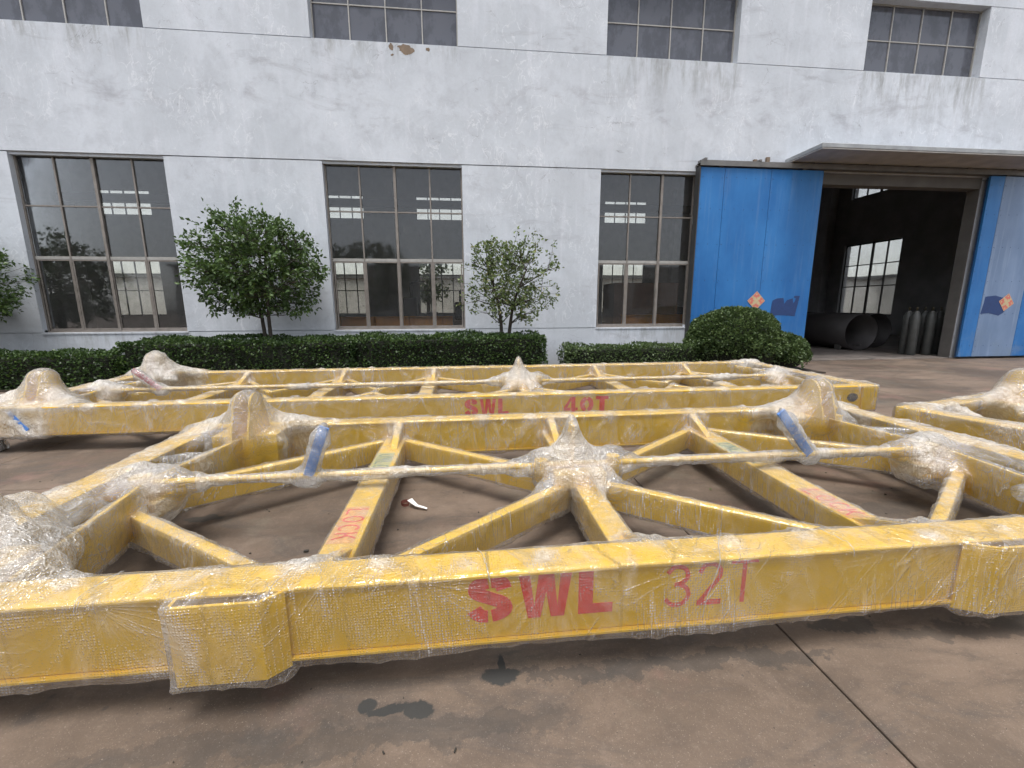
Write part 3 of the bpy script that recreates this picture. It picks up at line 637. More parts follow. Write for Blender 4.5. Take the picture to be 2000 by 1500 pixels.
def tree(name, x, y, h0, c, rad, ncl, per, leafsz, mat, label, seed, stems=2, hole=.0, group='small ornamental trees in the planting bed'):
    rnd = np.random.default_rng(seed); r = random.Random(seed)
    root = empty(name, (x, y, 0), label=label, cat='tree', group=group)
    c = np.array(c)-np.array([x, y, 0.])
    # clusters in an uneven ellipsoid, denser to the outside
    pts = []
    lob = [(rnd.normal(size=3), rnd.uniform(.02, .09)) for _ in range(11)]
    lob = [(a/np.linalg.norm(a), b) for a, b in lob]
    while len(pts) < ncl:
        d = rnd.normal(size=3); d /= np.linalg.norm(d)
        k = 1+sum(b*max(0, (d@a)*2.2-1.2)*3 for a, b in lob)-.10
        rr = rnd.uniform(.12, 1)**.5*k
        q = c+d*rr*np.array(rad)
        if d[2] < 0: q = c+np.array([d[0]*rad[0]*1.0, d[1]*rad[1], d[2]*rad[2]*.92])*rr
        if vnoise(q[None], 2.6, seed)[0] < hole: continue
        if q[2] < h0: continue
        pts.append(q)
    pts = np.array(pts)
    tm = MB(); top = c+np.array([0, 0, rad[2]*.25]); anchors = []
    for s_ in range(stems):
        off = np.array([r.uniform(-.05, .05)+(.09*s_), r.uniform(-.05, .05), 0.]); path = []
        sp = np.array([(s_-.5*(stems-1))*.35, r.uniform(-.2, .2), 0])
        for i in range(7):
            t = i/6; path.append(off+(top+sp*t*2-off)*np.array([t**1.3, t**1.3, t])+np.array([r.uniform(-.02, .02), r.uniform(-.02, .02), 0]))
        rr = [.054*(1-.72*i/6) for i in range(7)]
        tm.tube(path, rr, 8); anchors += [(path[i], rr[i]) for i in range(2, 7)]
    tm.make('trunk', M['bark'], root, True)
    bm_ = MB(); A = np.array([a[0] for a in anchors])
    # main limbs then twigs
    limbs = []
    order = rnd.permutation(len(pts))[:26]
    for i in order:
        p = pts[i]; cand = [j for j in range(len(A)) if A[j][2] < p[2]+.05] or [0]
        j = min(cand, key=lambda j: np.linalg.norm(A[j]-p)+max(0, .3-(p[2]-A[j][2]))*1.0)
        a = A[j]; mid = (a+p)/2+np.array([0, 0, -.04])+rnd.normal(size=3)*.03
        q = [a, a*.6+mid*.4, mid, mid*.5+p*.5+np.array([0, 0, -.01]), p]; bm_.tube(q, [.016, .013, .010, .008, .004], 6, False)
        limbs += [q[1], q[2], q[3], q[4]]
    Lm = np.array(limbs)
    for p in pts:
        j = np.argmin(np.linalg.norm(Lm-p, axis=1)+np.maximum(0, Lm[:, 2]-p[2])*1.5); a = Lm[j]
        bm_.tube([a, (a+p)/2+rnd.normal(size=3)*.02, p], [.005, .004, .002], 4, False)
    bm_.make('branches', M['bark'], root, True)
    P = np.repeat(pts, per, 0); n = len(P)
    out = P-c; out /= np.linalg.norm(out, axis=1)[:, None]+1e-6
    D = rnd.normal(size=(n, 3))*.8+out*.75+np.array([0, 0, .25])
    P = P+rnd.normal(size=(n, 3))*.045
    V, F = leaves(P, D, leafsz, rnd, .25)
    link('crown', np_mesh('crown', V, F), M[mat], root)
    return root
tree('osmanthus_tree', -4.02, 9.1, 1.30, (-4.02, 9.1, 2.19), (1.14, .95, 1.10), 900, 12, .08, 'leaf', 'dense dark green round tree with twin stems between the left and middle windows', 23, 2, .29)
tree('osmanthus_tree', .78, 9.1, 1.12, (.88, 9.1, 1.92), (.84, .7, 1.02), 430, 9, .07, 'leaf_pale', 'smaller thin-leaved tree with pale leaves right of the middle window', 33, 2, .27)
tree('osmanthus_tree', -9.95, 9.1, .9, (-10.0, 9.1, 2.12), (1.36, 1.1, 1.15), 900, 12, .08, 'leaf', 'dark green tree cut off by the left edge beside the leftmost window', 41, 2, .28)

def box_hedge(x0, x1, y0, y1, z1, label, seed, mat='leaf_hedge', dens=1300, size=.052, name='clipped_hedge', group='clipped hedges along the wall', ztaper=None):
    rnd = np.random.default_rng(seed); root = empty(name, ((x0+x1)/2, (y0+y1)/2, 0), label=label, cat='hedge', group=group)
    cx, cy = (x0+x1)/2, (y0+y1)/2; hx, hy = (x1-x0)/2, (y1-y0)/2
    m = MB(); m.box(-hx+.07, hx-.07, -hy+.07, hy-.07, .05, z1-.08, .05); m.make('twigs', M['twig'], root)
    areas = [2*hx*2*hy, 2*hx*z1, 2*hy*z1, 2*hy*z1]; Ps = []; Ds = []
    for k, a in enumerate(areas):
        n = int(a*dens); u = rnd.uniform(-1, 1, n); v = rnd.uniform(0, 1, n)
        if k == 0: P = np.stack([u*hx, (v*2-1)*hy, np.full(n, z1)], 1); N = np.tile([0, 0, 1.], (n, 1))
        elif k == 1: P = np.stack([u*hx, np.full(n, -hy), v*z1], 1); N = np.tile([0, -1., 0], (n, 1))
        elif k == 2: P = np.stack([np.full(n, hx), u*hy, v*z1], 1); N = np.tile([1., 0, 0], (n, 1))
        else: P = np.stack([np.full(n, -hx), u*hy, v*z1], 1); N = np.tile([-1., 0, 0], (n, 1))
        bumpy = (vnoise(P+np.array([cx, cy, 0]), 2.2, seed)-.5)*.13+(vnoise(P+np.array([cx, cy, 0]), 7., seed)-.5)*.08
        # round the edges
        e = np.maximum(0, np.abs(P[:, 1])/hy-.8)*.3+np.maximum(0, np.abs(P[:, 0])-hx+.15)*.5
        P = P+N*(bumpy-rnd.uniform(0, 1, n)**2*.07)[:, None]; 
        if k == 0: P[:, 2] -= e*.35
        else: P -= N*np.maximum(0, P[:, 2]-z1+.12)[:, None]*.6; 
        Ps.append(P); Ds.append(N*.9+rnd.normal(size=(n, 3))*.75+np.array([0, 0, .35]))
    V, F = leaves(np.concatenate(Ps), np.concatenate(Ds), size, rnd, .15, .36)
    link('foliage', np_mesh('foliage', V, F), M[mat], root); return root
box_hedge(-13, -6.35, 8.35, 9.15, .64, 'low dark hedge at the far left under the leftmost window', 51)
box_hedge(-6.33, -2.2, 8.45, 9.55, .83, 'long dark clipped hedge below the dense round tree', 52)
box_hedge(-2.22, 1.62, 8.5, 9.55, .86, 'clipped hedge with lighter tips below the small pale tree', 53)
box_hedge(2.1, 5.3, 8.7, 9.4, .60, 'low loose hedge under the right window beside the round shrub', 54, 'leaf_ball', 1300, .05)
def ball_shrub(x, y, r, h, label, seed, dens=1800, size=.06):
    rnd = np.random.default_rng(seed); root = empty('round_shrub', (x, y, 0), label=label, cat='shrub', group='rounded shrubs beside the blue door')
    n = int(2*math.pi*r*r*1.35*dens); d = rnd.normal(size=(n, 3)); d[:, 2] = np.abs(d[:, 2])-.35*rnd.uniform(0, 1, n); d /= np.linalg.norm(d, axis=1)[:, None]
    sc_ = np.array([r, r*.9, h*.60]); P = d*sc_+np.array([0, 0, h*.40]); P = P[P[:, 2] > .03]; d = d[:len(P)]
    d = (P-np.array([0, 0, h*.4]))/sc_
    P = P+d*((vnoise(P, 3., seed)-.5)*.14+(vnoise(P, 9, seed)-.5)*.07-rnd.uniform(0, 1, len(P))**2*.06)[:, None]
    V, F = leaves(P, d*.9+rnd.normal(size=(len(P), 3))*.7+np.array([0, 0, .3]), size, rnd, .15, .36)
    link('foliage', np_mesh('foliage', V, F), M['leaf_ball'], root)
    bm = bmesh.new(); bmesh.ops.create_icosphere(bm, subdivisions=3, radius=1)
    for v in bm.verts: v.co = Vector((v.co.x*(r-.1), v.co.y*(r*.9-.1), max(v.co.z, -.6)*(h*.6-.1)+h*.4))
    m = MB(); m.frombm(bm); m.make('twigs', M['twig'], root, True)
ball_shrub(5.98, 9.0, 1.03, 1.42, 'large clipped dome shrub in front of the left blue door', 61)
ball_shrub(6.95, 8.9, .66, .86, 'smaller rounded shrub right of the large clipped dome', 62)
m = MB(); m.box(-13.5, 7.7, 8.3, 10.29, -.02, .03); m.make('planting_soil', M['soil'], None, kind='structure')
# distant greenery beyond the side windows, and trees across the yard behind the camera that the panes mirror
def far_tree(x, y, h, r, label, seed):
    rnd = np.random.default_rng(seed); root = empty('broadleaf_tree', (x, y, 0), label=label, cat='tree')
    m = MB(); m.tube([(0, 0, 0), (.05, 0, h*.3), (0, .1, h*.6)], [.18, .14, .07], 8); m.make('trunk', M['bark'], root, True)
    n = 2600; d = rnd.normal(size=(n, 3)); d /= np.linalg.norm(d, axis=1)[:, None]; P = d*(rnd.uniform(.3, 1, n)**.5)[:, None]*np.array([r, r, h*.36])+np.array([0, 0, h*.62])
    P = P[vnoise(P, .9, seed) > .36]; V, F = leaves(P, rnd.normal(size=(len(P), 3)), .3, rnd, .1, .4)
    link('crown', np_mesh('crown', V, F), M['leaf_far'], root)
far_tree(26, 21, 4.5, 1.8, 'tree outside the side window left half', 71); far_tree(27.5, 17.8, 4.4, 1.4, 'tree outside the side window right half', 72); far_tree(-3, 36, 6, 2.2, 'tree outside the rear windows of the middle bay', 73)
far_tree(-14, -9, 7, 3.4, 'tree across the yard left of the camera', 74); far_tree(-6.5, -11, 6, 2.8, 'tree across the yard behind the camera', 75)

# ------------------------------------------------------------------ container spreaders: steel primitives, shared by the steel mesh and by the film draped over it
def Rz(a): c, s = math.cos(a), math.sin(a); return np.array([[c, -s, 0], [s, c, 0], [0, 0, 1.]])
def Ry(a): c, s = math.cos(a), math.sin(a); return np.array([[c, 0, s], [0, 1, 0], [-s, 0, c.real]])
class Prim:
    def __init__(s, kind, **k): s.kind = kind; s.__dict__.update(k)
    def bb(s):
        if s.kind == 'box':
            e = np.abs(s.R) @ np.array(s.h); return np.array(s.c)-e, np.array(s.c)+e
        if s.kind == 'cap':
            a, b = np.array(s.a), np.array(s.b); r = max(s.r1, s.r2); return np.minimum(a, b)-r, np.maximum(a, b)+r
        if s.kind == 'conv':
            V = np.array(s.V); return V.min(0), V.max(0)
    def sdf(s, P):
        if s.kind == 'box':
            q = np.abs((P-np.array(s.c, np.float32)) @ s.R.astype(np.float32))-np.array(s.h, np.float32)
            return np.linalg.norm(np.maximum(q, 0), axis=-1)+np.minimum(q.max(-1), 0)
        if s.kind == 'cap':
            a = np.array(s.a, np.float32); ab = np.array(s.b, np.float32)-a; t = np.clip(((P-a) @ ab)/(ab @ ab), 0, 1)
            return np.linalg.norm(P-a-t[..., None]*ab, axis=-1)-(s.r1+(s.r2-s.r1)*t)
        if s.kind == 'conv':
            d = None
            for n, o in s.planes:
                v = P @ np.array(n, np.float32)-np.float32(o); d = v if d is None else np.maximum(d, v)
            return d
def big(p, kk): p.kk = kk; return p
def box(cx, cy, cz, hx, hy, hz, R=None): return Prim('box', c=(cx, cy, cz), h=(hx, hy, hz), R=np.eye(3) if R is None else R)
def cap(a, b, r1, r2=None): return Prim('cap', a=a, b=b, r1=r1, r2=r1 if r2 is None else r2)
def beam2(a, b, w, z0, z1):
    a, b = np.array(a, float), np.array(b, float); d = b-a; L = np.linalg.norm(d); R = Rz(math.atan2(d[1], d[0])); c = (a+b)/2
    return box(c[0], c[1], (z0+z1)/2, L/2, w/2, (z1-z0)/2, R)
def gusset(x, y0, y1, zlo, z0, z1, t):
    """plate in the yz plane at x: full height z1 at y1, falling to z0 at y0"""
    poly = [(y0, zlo), (y1, zlo), (y1, z1), (y0, z0)]
    V = [(x+h, a, b) for h in (-t/2, t/2) for a, b in poly]
    s = 1 if y1 > y0 else -1; sl = np.array([0, -(z1-z0)*s, abs(y1-y0)]); sl = sl/np.linalg.norm(sl)
    pl = [((1, 0, 0), x+t/2), ((-1, 0, 0), -(x-t/2)), ((0, 0, -1), -zlo), ((0, s, 0), s*y1), ((0, -s, 0), -s*y0), (tuple(sl), float(sl @ np.array([0, y0, z0])))]
    return Prim('conv', V=V, planes=pl, poly=poly, x=x, t=t)
def steel_mesh(mb, p):
    if p.kind == 'box': mb.obox(p.c, p.h, p.R, min(.004, min(p.h)*.3))
    elif p.kind == 'cap': mb.tube([p.a, p.b], [p.r1, p.r2], 14)
    else: mb.prism(p.poly, -p.t/2, p.t/2, lambda a, b, h: (p.x+h, a, b))

def surface_nets(F, org, h):
    ins = F < 0; nx, ny, nz = F.shape
    sl = [slice(0, -1), slice(1, None)]
    cnt = np.zeros((nx-1, ny-1, nz-1), np.int8)
    for a in (0, 1):
        for b in (0, 1):
            for c in (0, 1): cnt += ins[sl[a], sl[b], sl[c]]
    act = (cnt > 0) & (cnt < 8); ci = np.argwhere(act); idx = np.full(act.shape, -1, np.int64); idx[act] = np.arange(len(ci))
    acc = np.zeros((len(ci), 3)); num = np.zeros(len(ci)); crn = [(a, b, c) for a in (0, 1) for b in (0, 1) for c in (0, 1)]
    val = {k: F[ci[:, 0]+k[0], ci[:, 1]+k[1], ci[:, 2]+k[2]] for k in crn}
    for p in crn:
        for ax in range(3):
            if p[ax]: continue
            q = list(p); q[ax] = 1; q = tuple(q); f0, f1 = val[p], val[q]; m = (f0 < 0) != (f1 < 0)
            t = np.where(m, f0/np.where(m, f0-f1, 1), 0); pt = np.array(p, float)[None].repeat(len(ci), 0); pt[:, ax] = t
            acc[m] += pt[m]; num[m] += 1
    V = (ci+acc/num[:, None])*h+org
    Q = []
    for ax in range(3):
        b, c = (ax+1) % 3, (ax+2) % 3
        A = ins[tuple(slice(0, -1) if i == ax else slice(1, -1) for i in range(3))]; B = ins[tuple(slice(1, None) if i == ax else slice(1, -1) for i in range(3))]
        m = A != B; pts = np.argwhere(m); pos = pts.copy(); pos[:, b] += 1; pos[:, c] += 1; flip = A[m]
        def ix(db, dc):
            k = pos.copy(); k[:, b] -= db; k[:, c] -= dc; return idx[k[:, 0], k[:, 1], k[:, 2]]
        q = np.stack([ix(1, 1), ix(0, 1), ix(0, 0), ix(1, 0)], 1); q[~flip] = q[~flip][:, ::-1]; Q.append(q)
    Q = np.concatenate(Q); Q = Q[(Q >= 0).all(1)]
    return V, Q
def smin(a, b, k):
    h = np.maximum(k-np.abs(a-b), 0)/k; return np.minimum(a, b)-h*h*k*.25
def vnormals(V, Q):
    d = np.cross(V[Q[:, 2]]-V[Q[:, 0]], V[Q[:, 3]]-V[Q[:, 1]]); N = np.zeros_like(V)
    for i in range(4): np.add.at(N, Q[:, i], d)
    return N/(np.linalg.norm(N, axis=1)[:, None]+1e-12)
def drape(parts, extra, lo, hi, h, k, crumple, matf, seed, clear=.010, fans=()):
    """parts: list of (owner object, [prims], material or None); extra: film-only prims with owner; crumple: [(centre, radius, amount)]"""
    lo, hi = np.array(lo, float), np.array(hi, float); n = np.ceil((hi-lo)/h).astype(int)
    F = np.full(tuple(n), .2, np.float32)
    ax = [lo[i]+np.arange(n[i])*h for i in range(3)]
    for own, prims, _m in parts+extra:
        for p in prims:
            a, b = p.bb(); pad = .13
            i0 = np.clip(np.floor((a-pad-lo)/h).astype(int), 0, n); i1 = np.clip(np.ceil((b+pad-lo)/h).astype(int), 0, n)
            if (i1 <= i0).any(): continue
            G = np.stack(np.meshgrid(*[ax[i][i0[i]:i1[i]] for i in range(3)], indexing='ij'), -1).astype(np.float32)
            s = tuple(slice(i0[i], i1[i]) for i in range(3)); F[s] = smin(F[s], p.sdf(G)-clear, getattr(p, 'kk', k))
    V, Q = surface_nets(F, lo, h)
    # relax once so voxel steps vanish
    N = vnormals(V, Q)
    P = V.copy()
    P1 = (P @ Ry(.5).T)*np.array([1, .8, .16]); P2 = (P @ Ry(-.6).T)*np.array([1, .8, .14])
    loc = ridged(P1, 9, seed)**5*.006 + ridged(P2, 8, seed+1)**5*.006 + vnoise(P, 5., seed+2)*.006
    dens = np.zeros(len(V))
    geo = np.zeros(len(V))
    for c, r, a, *gq in crumple:
        d = np.linalg.norm((P-np.array(c))*np.array([1, 1, .8]), axis=1); w = np.clip(1-d/r, 0, 1); w = w*w*(3-2*w)
        dens = np.maximum(dens, w*a); geo = np.maximum(geo, w*a*(gq[0] if gq else 1.))
    loc += geo*(ridged(P, 9, seed+3)**2*.026+ridged(P, 19, seed+4)**2*.015+ridged(P, 34, seed+9)**2*.009-.009)
    under = np.clip(-N[:, 2]-.2, 0, 1); loc += under*vnoise(P*np.array([1, 1, 0]), 3.2, seed+6)**3*.05+under*ridged(P, 9, seed+5)**4*.012
    V = V+N*loc[:, None]; V[:, 2] = np.maximum(V[:, 2], .012)
    dens = np.clip(dens+np.clip(ridged(P*np.array([1, 1, .35]), 5, seed+7)-.86, 0, 1)*1.6*(vnoise(P, 1.7, seed+8) > .6), 0, 1)
    fan = np.zeros((len(V), 3)); bd = np.full(len(V), 99.)
    for j, A in enumerate(fans):
        v = V-np.array(A); r = np.linalg.norm(v, axis=1); m = r < bd
        vm = v[m]; ang = np.arctan2(vm[:, 2], vm[:, 0]+vm[:, 1]*.75)
        fan[m] = np.stack([ang*5.5+j*7.3, r[m]*1.1, np.full(m.sum(), j*3.1)], 1); bd[m] = r[m]
    fanw = np.clip(1-(bd-.05)/.8, 0, 1)
    FC = V[Q].mean(1).astype(np.float32); best = np.full(len(FC), 9., np.float32); who = np.zeros(len(FC), int)
    allp = parts+extra
    for j, (own, prims, _m) in enumerate(allp):
        for p in prims:
            a, b = p.bb(); m = ((FC > a-.12) & (FC < b+.12)).all(1)
            if not m.any(): continue
            dd = p.sdf(FC[m]); cur = best[m]; better = dd < cur; ids = np.flatnonzero(m)[better]; best[ids] = dd[better]; who[ids] = j
    byown = {}
    for j, (own, prims, mt) in enumerate(allp): byown.setdefault((own.name, mt or matf), []).append(j)
    for (on, mt), js in byown.items():
        sel = np.isin(who, js)
        if not sel.any(): continue
        q = Q[sel]; lab = np.arange(len(V))
        while True:                                        # connected islands
            mn = lab[q].min(1); old = lab.copy()
            for i in range(4): np.minimum.at(lab, q[:, i], mn)
            lab = lab[lab]
            if (lab == old).all(): break
        fl_ = lab[q[:, 0]]
        for L_i in np.unique(fl_):
            qi = q[fl_ == L_i]; u, inv = np.unique(qi, return_inverse=True); me = np_mesh('bubble_wrap', V[u], inv.reshape(-1, 4))
            at = me.attributes.new('dens', 'FLOAT', 'POINT'); at.data.foreach_set('value', dens[u].astype(np.float32))
            at = me.attributes.new('fan', 'FLOAT_VECTOR', 'POINT'); at.data.foreach_set('vector', fan[u].astype(np.float32).ravel())
            at = me.attributes.new('fanw', 'FLOAT', 'POINT'); at.data.foreach_set('value', fanw[u].astype(np.float32))
            o = link('bubble_wrap', me, M[mt], None, True); o.parent = bpy.data.objects[on]

# stencil lettering as thin raised ribbons
def ribbon(pts, w, close=False):
    pts = [Vector(p) for p in pts]; L = []; R = []
    for i, p in enumerate(pts):
        a = pts[max(i-1, 0)]; b = pts[min(i+1, len(pts)-1)]; d = (b-a).normalized(); n = Vector((-d.y, d.x)); L.append(p+n*w/2); R.append(p-n*w/2)
    return [[L[i], R[i], R[i+1], L[i+1]] for i in range(len(pts)-1)]
def smooth(pts, n=6):
    P = [Vector(p) for p in pts]; out = []
    for i in range(len(P)-1):
        a, b, c, d = P[max(i-1, 0)], P[i], P[i+1], P[min(i+2, len(P)-1)]
        for t in [j/n for j in range(n)]: out.append(.5*((2*b)+(c-a)*t+(2*a-5*b+4*c-d)*t*t+(3*b-a-3*c+d)*t**3))
    return out+[P[-1]]
def glyph(ch, bold):
    w = .27 if bold else .095; Q = []
    if ch == 'S':
        pts = smooth([(.62, .70), (.56, .84), (.37, .87), (.17, .80), (.16, .64), (.36, .52), (.58, .40), (.62, .24), (.46, .13), (.22, .13), (.10, .28)], 8)
        for q in ribbon(pts, w):
            cx = sum(v.x for v in q)/4; cy = sum(v.y for v in q)/4
            if bold and abs(cx-.37) < .028 and (cy > .72 or cy < .3): continue
            Q.append(q)
        return Q, .74
    if ch == 'W':
        for x0, x1 in ((.10, .24), (.46, .32), (.52, .64), (.84, .74)) if bold else ((.05, .25), (.45, .27), (.45, .63), (.83, .65)):
            ww = .2 if bold else w; Q += [[Vector((x0-ww/2, 1)), Vector((x1-ww*.34, 0)), Vector((x1+ww*.34, 0)), Vector((x0+ww/2, 1))]]
        return Q, .94
    if ch == 'L':
        ww = .26 if bold else w
        Q += [[Vector((0, 1)), Vector((0, 0)), Vector((ww, 0)), Vector((ww, 1))], [Vector((ww, .22 if bold else w)), Vector((ww, 0)), Vector((.62, 0)), Vector((.62, .22 if bold else w))]]; return Q, .62
    if ch == '3':
        return ribbon(smooth([(.06, .80), (.2, .94), (.42, .9), (.5, .72), (.4, .57), (.22, .53)], 6), w)+ribbon(smooth([(.22, .53), (.44, .48), (.54, .28), (.42, .09), (.2, .06), (.03, .2)], 6), w), .56
    if ch == '2':
        return ribbon(smooth([(.05, .76), (.14, .92), (.34, .95), (.5, .82), (.48, .62), (.3, .38), (.06, .06)], 6), w)+[[Vector((.02, .12)), Vector((.02, 0)), Vector((.56, 0)), Vector((.56, .12))]], .58
    if ch == 'T':
        ww = .26 if bold else w; return [[Vector((0, 1)), Vector((0, 1-ww*.8)), Vector((.62, 1-ww*.8)), Vector((.62, 1))], [Vector((.31-ww/2, 1-ww*.8)), Vector((.31-ww/2, 0)), Vector((.31+ww/2, 0)), Vector((.31+ww/2, 1-ww*.8))]], .62
    if ch == '4':
        return [[Vector((.36, 1)), Vector((.36, 0)), Vector((.56, 0)), Vector((.56, 1))], [Vector((.0, .32)), Vector((.0, .14)), Vector((.33, .14)), Vector((.33, .32))], [Vector((.0, .32)), Vector((.18, .32)), Vector((.36, .80)), Vector((.33, 1))], [Vector((.57, .32)), Vector((.57, .14)), Vector((.68, .14)), Vector((.68, .32))]], .68
    if ch == '0' or ch == 'O':
        n = 28; a = .22 if ch == '0' else .3; pts = [Vector((a+.1+a*math.sin(t), .5+(.5-w/2)*math.cos(t))) for t in [.08+(2*math.pi-.16)*i/n for i in range(n+1)]]
        Q = ribbon(pts, w if not bold else .22)
        if bold: Q = [q for q in Q if abs(sum(v.x for v in q)/4-a-.1) > .03]
        return Q, 2*a+.2
    if ch == 'C':
        n = 22; return ribbon([Vector((.36+.3*math.cos(t), .5+.44*math.sin(t))) for t in [.75+(2*math.pi-1.5)*i/n for i in range(n+1)]], w), .66
    if ch == 'K':
        return [[Vector((0, 1)), Vector((0, 0)), Vector((w, 0)), Vector((w, 1))]]+ribbon([(.14, .42), (.58, 1)], w)+ribbon([(.28, .6), (.62, 0)], w), .64
    if ch == 'U':
        return ribbon([(.06, 1), (.06, .3)]+[(.32-.26*math.cos(t), .3-.24*math.sin(t)) for t in [i*math.pi/8 for i in range(1, 8)]]+[(.58, .3), (.58, 1)], w), .64
    if ch == 'N':
        return [[Vector((0, 1)), Vector((0, 0)), Vector((w, 0)), Vector((w, 1))], [Vector((.5, 1)), Vector((.5, 0)), Vector((.5+w, 0)), Vector((.5+w, 1))], [Vector((0, 1)), Vector((w, 1)), Vector((.62, 0)), Vector((.5, 0))]], .62
    return [], .4
def text(s, frame, wid, mat, parent, bold, gap=.14, name='lettering', th=.0012, label=None):
    """frame(u, v, h) maps text space (height 1) to xyz"""
    mb = MB(); x = 0
    for i, ch in enumerate(s):
        Q, w = glyph(ch, bold)
        for j, q in enumerate(Q):
            ee = th*(1+.02*(j % 5)); mb.prism([(x+v.x, v.y) for v in q], 0, ee, frame)
        x += w+gap
    return mb.make(name, M[mat], parent, label=label), x-gap
def tlen(s, bold, gap): return sum(glyph(c, bold)[1]+gap for c in s)-gap

ARCH = [(-.19, .47), (-.165, .56), (-.125, .66)]+[(-.118*math.cos(t), .68+.125*math.sin(t)) for t in [i*math.pi/12 for i in range(0, 13)]]+[(.125, .66), (.165, .56), (.19, .47)]
# ------------------------------------------------------------------ one spreader
def spreader(loc, rz, label, xl, xr, cxs_, mids, lugs, pocket, film, fh, lo, hi, k, tag_cols, seed, texts=(), crossy=1.13, rodz=.43, crump=(), only=None, wd=1.205, lumps=(), nodes=None, ties=True, lower_text=True, clear=.005):
    root = empty('container_spreader', loc, rz, label=label, cat='spreader', group='yellow container spreaders wrapped in bubble film')
    parts = []; extra = []; BT, BB = .475, .178
    def part(name, prims, mat='yellow', label=None, film=None, wrap=True, parent=None, sdf=None):
        mb = MB(); [steel_mesh(mb, p) for p in prims]; o = mb.make(name, M[mat], parent or root, label=label)
        if wrap: parts.append((o, sdf or prims, film))
        return o
    sides = []
    for s in (-1, 1):
        y = s*(wd-.085); x0, x1 = xl, xr; c = (x0+x1)/2; L = (x1-x0)/2
        pr_ = [box(c, y, (BT+BB)/2, L, .066, (BT-BB)/2-.013), box(c, y, BT-.006, L, .083, .006), box(c, y, BB+.006, L, .083, .006)]
        o = part('side_beam', pr_, sdf=[box(c, y, (BT+BB)/2, L, .08, (BT-BB)/2)], label='near side beam with red stencilled capacity lettering' if s < 0 else None)
        for q in range(int((x1-x0)/1.1)):                     # weld seams
            pass
        sides.append(o)
    near = sides[0]
    for s, x in ((-1, xl), (1, xr)):
        if only and s not in only: continue
        x_ = x-s*.09
        o = part('end_beam', [box(x_, 0, (BT+BB)/2, .075, wd-.18, (BT-BB)/2-.012), box(x_, 0, BT-.006, .09, wd-.175, .006), box(x_, 0, BB+.004, .09, wd-.175, .006)], sdf=[box(x_, 0, (BT+BB)/2, .088, wd-.18, (BT-BB)/2)])
        for t in (-1, 1):
            part('corner_casting', [box(x_, t*(wd-.085), (BT+BB)/2, .10, .095, (BT-BB)/2+.006)])
            part('twist_lock', [cap((x_, t*(wd-.1), .06), (x_, t*(wd-.1), .2), .045), box(x_, t*(wd-.1), .035, .05, .03, .03)], 'dark')
        # inner tapered web
        if nodes is None:
            part('inner_web', [beam2((x-s*.36, -.02), (x-s*.52, -.98), .02, .2, .455)])
            wb_ = parts[-1][0]
            extra.append((wb_, [cap((x-s*.2, -.15, .462), (x-s*.36, -.55, .45), .012), cap((x-s*.12, -.3, .466), (x-s*.45, -.75, .44), .014), cap((x-s*.12, .25, .466), (x-s*.38, .45, .44), .014), cap((x-s*.1, -.6, .466), (x-s*.48, -.93, .44), .015)]+[Prim('conv', V=[(x-s*.12, -1.05, .2), (x-s*.5, .9, .45)], planes=[((0, 0, 1), .452), ((0, 0, -1), -.438), ((s*1., 0, 0), s*(x-s*.12)), ((-s*.986, -.165, 0), -s*.986*(x-s*.37)), ((0, 1, 0), .16), ((0, -1, 0), 1.0)])], None))
            part('inner_web', [beam2((x-s*.36, .02), (x-s*.52, .86), .02, .2, .455)])
    for x in cxs_:
        o = part('cross_member', [box(x, 0, .24, .085 if x != mids else .07, wd-.17, .09)])
        part('gusset', [gusset(x+(.05 if x < mids else -.05 if x > mids else .03), -.72, -(wd-.17), .15, .335, .468, .03)], parent=o)
        part('gusset', [gusset(x+(.03 if x < mids else -.03 if x > mids else .0), .72, (wd-.17), .15, .335, .468, .05)], parent=o)
        if lower_text and abs(x-mids) > .5 and abs(x-mids) < 1.8:
            # stencils on the top of the cross member, reading towards the viewer
            h = .115; y0 = -.42 if x < mids else -.36
            for word, col, yy, sx in (('LOCK', 'red', -.30, .062), ('UNLOCK', 'green', .62, .058)):
                if x > mids: yy -= .06
                pm = MB(); pm.box(x-.078, x+.055, yy-.36, yy+.03, .331, .3315); pm.make('overspray', M['pink'] if col == 'red' else M['green_pale'], o)
                text(word, lambda u, v, t, yy=yy, x=x, sx=sx: (x-.06+v*h, yy-u*sx*1.55, .3325+t), 1, col, o, False, .22, name='stencil')
    # X bracing
    A = [c for c in cxs_ if c != mids]; segs = []
    ynd = wd-.2
    def near_of(x): return x
    ns = sorted(A); 
    left = [c for c in ns if c < mids]; right = [c for c in ns if c > mids]
    seq = [xl+.25]+left+[None]+right+[xr-.25]
    def br(a, b): part('diagonal_brace', [beam2(a, b, .06, .165, .332)])
    for c in (max(left), min(right)) if left and right else []:
        for s in (-1, 1): br((mids+math.copysign(.12, c-mids), s*.08), (c-math.copysign(.1, c-mids), s*ynd*.97))
    for c, e, sg in ((min(left), xl+.33, 1), (max(right), xr-.33, -1)) if left and right else []:
        for s in (-1, 1): br((c-sg*.1, s*ynd*.97), (e, s*.16))
    for u, v in zip(left[:-1], left[1:]): 
        for s in (-1, 1): br((u+.1, s*ynd*.97), ((u+v)/2, s*.1)); br(((u+v)/2, s*.1), (v-.1, s*ynd*.97))
    for u, v in zip(right[:-1], right[1:]):
        for s in (-1, 1): br((u+.1, s*ynd*.97), ((u+v)/2, s*.1)); br(((u+v)/2, s*.1), (v-.1, s*ynd*.97))
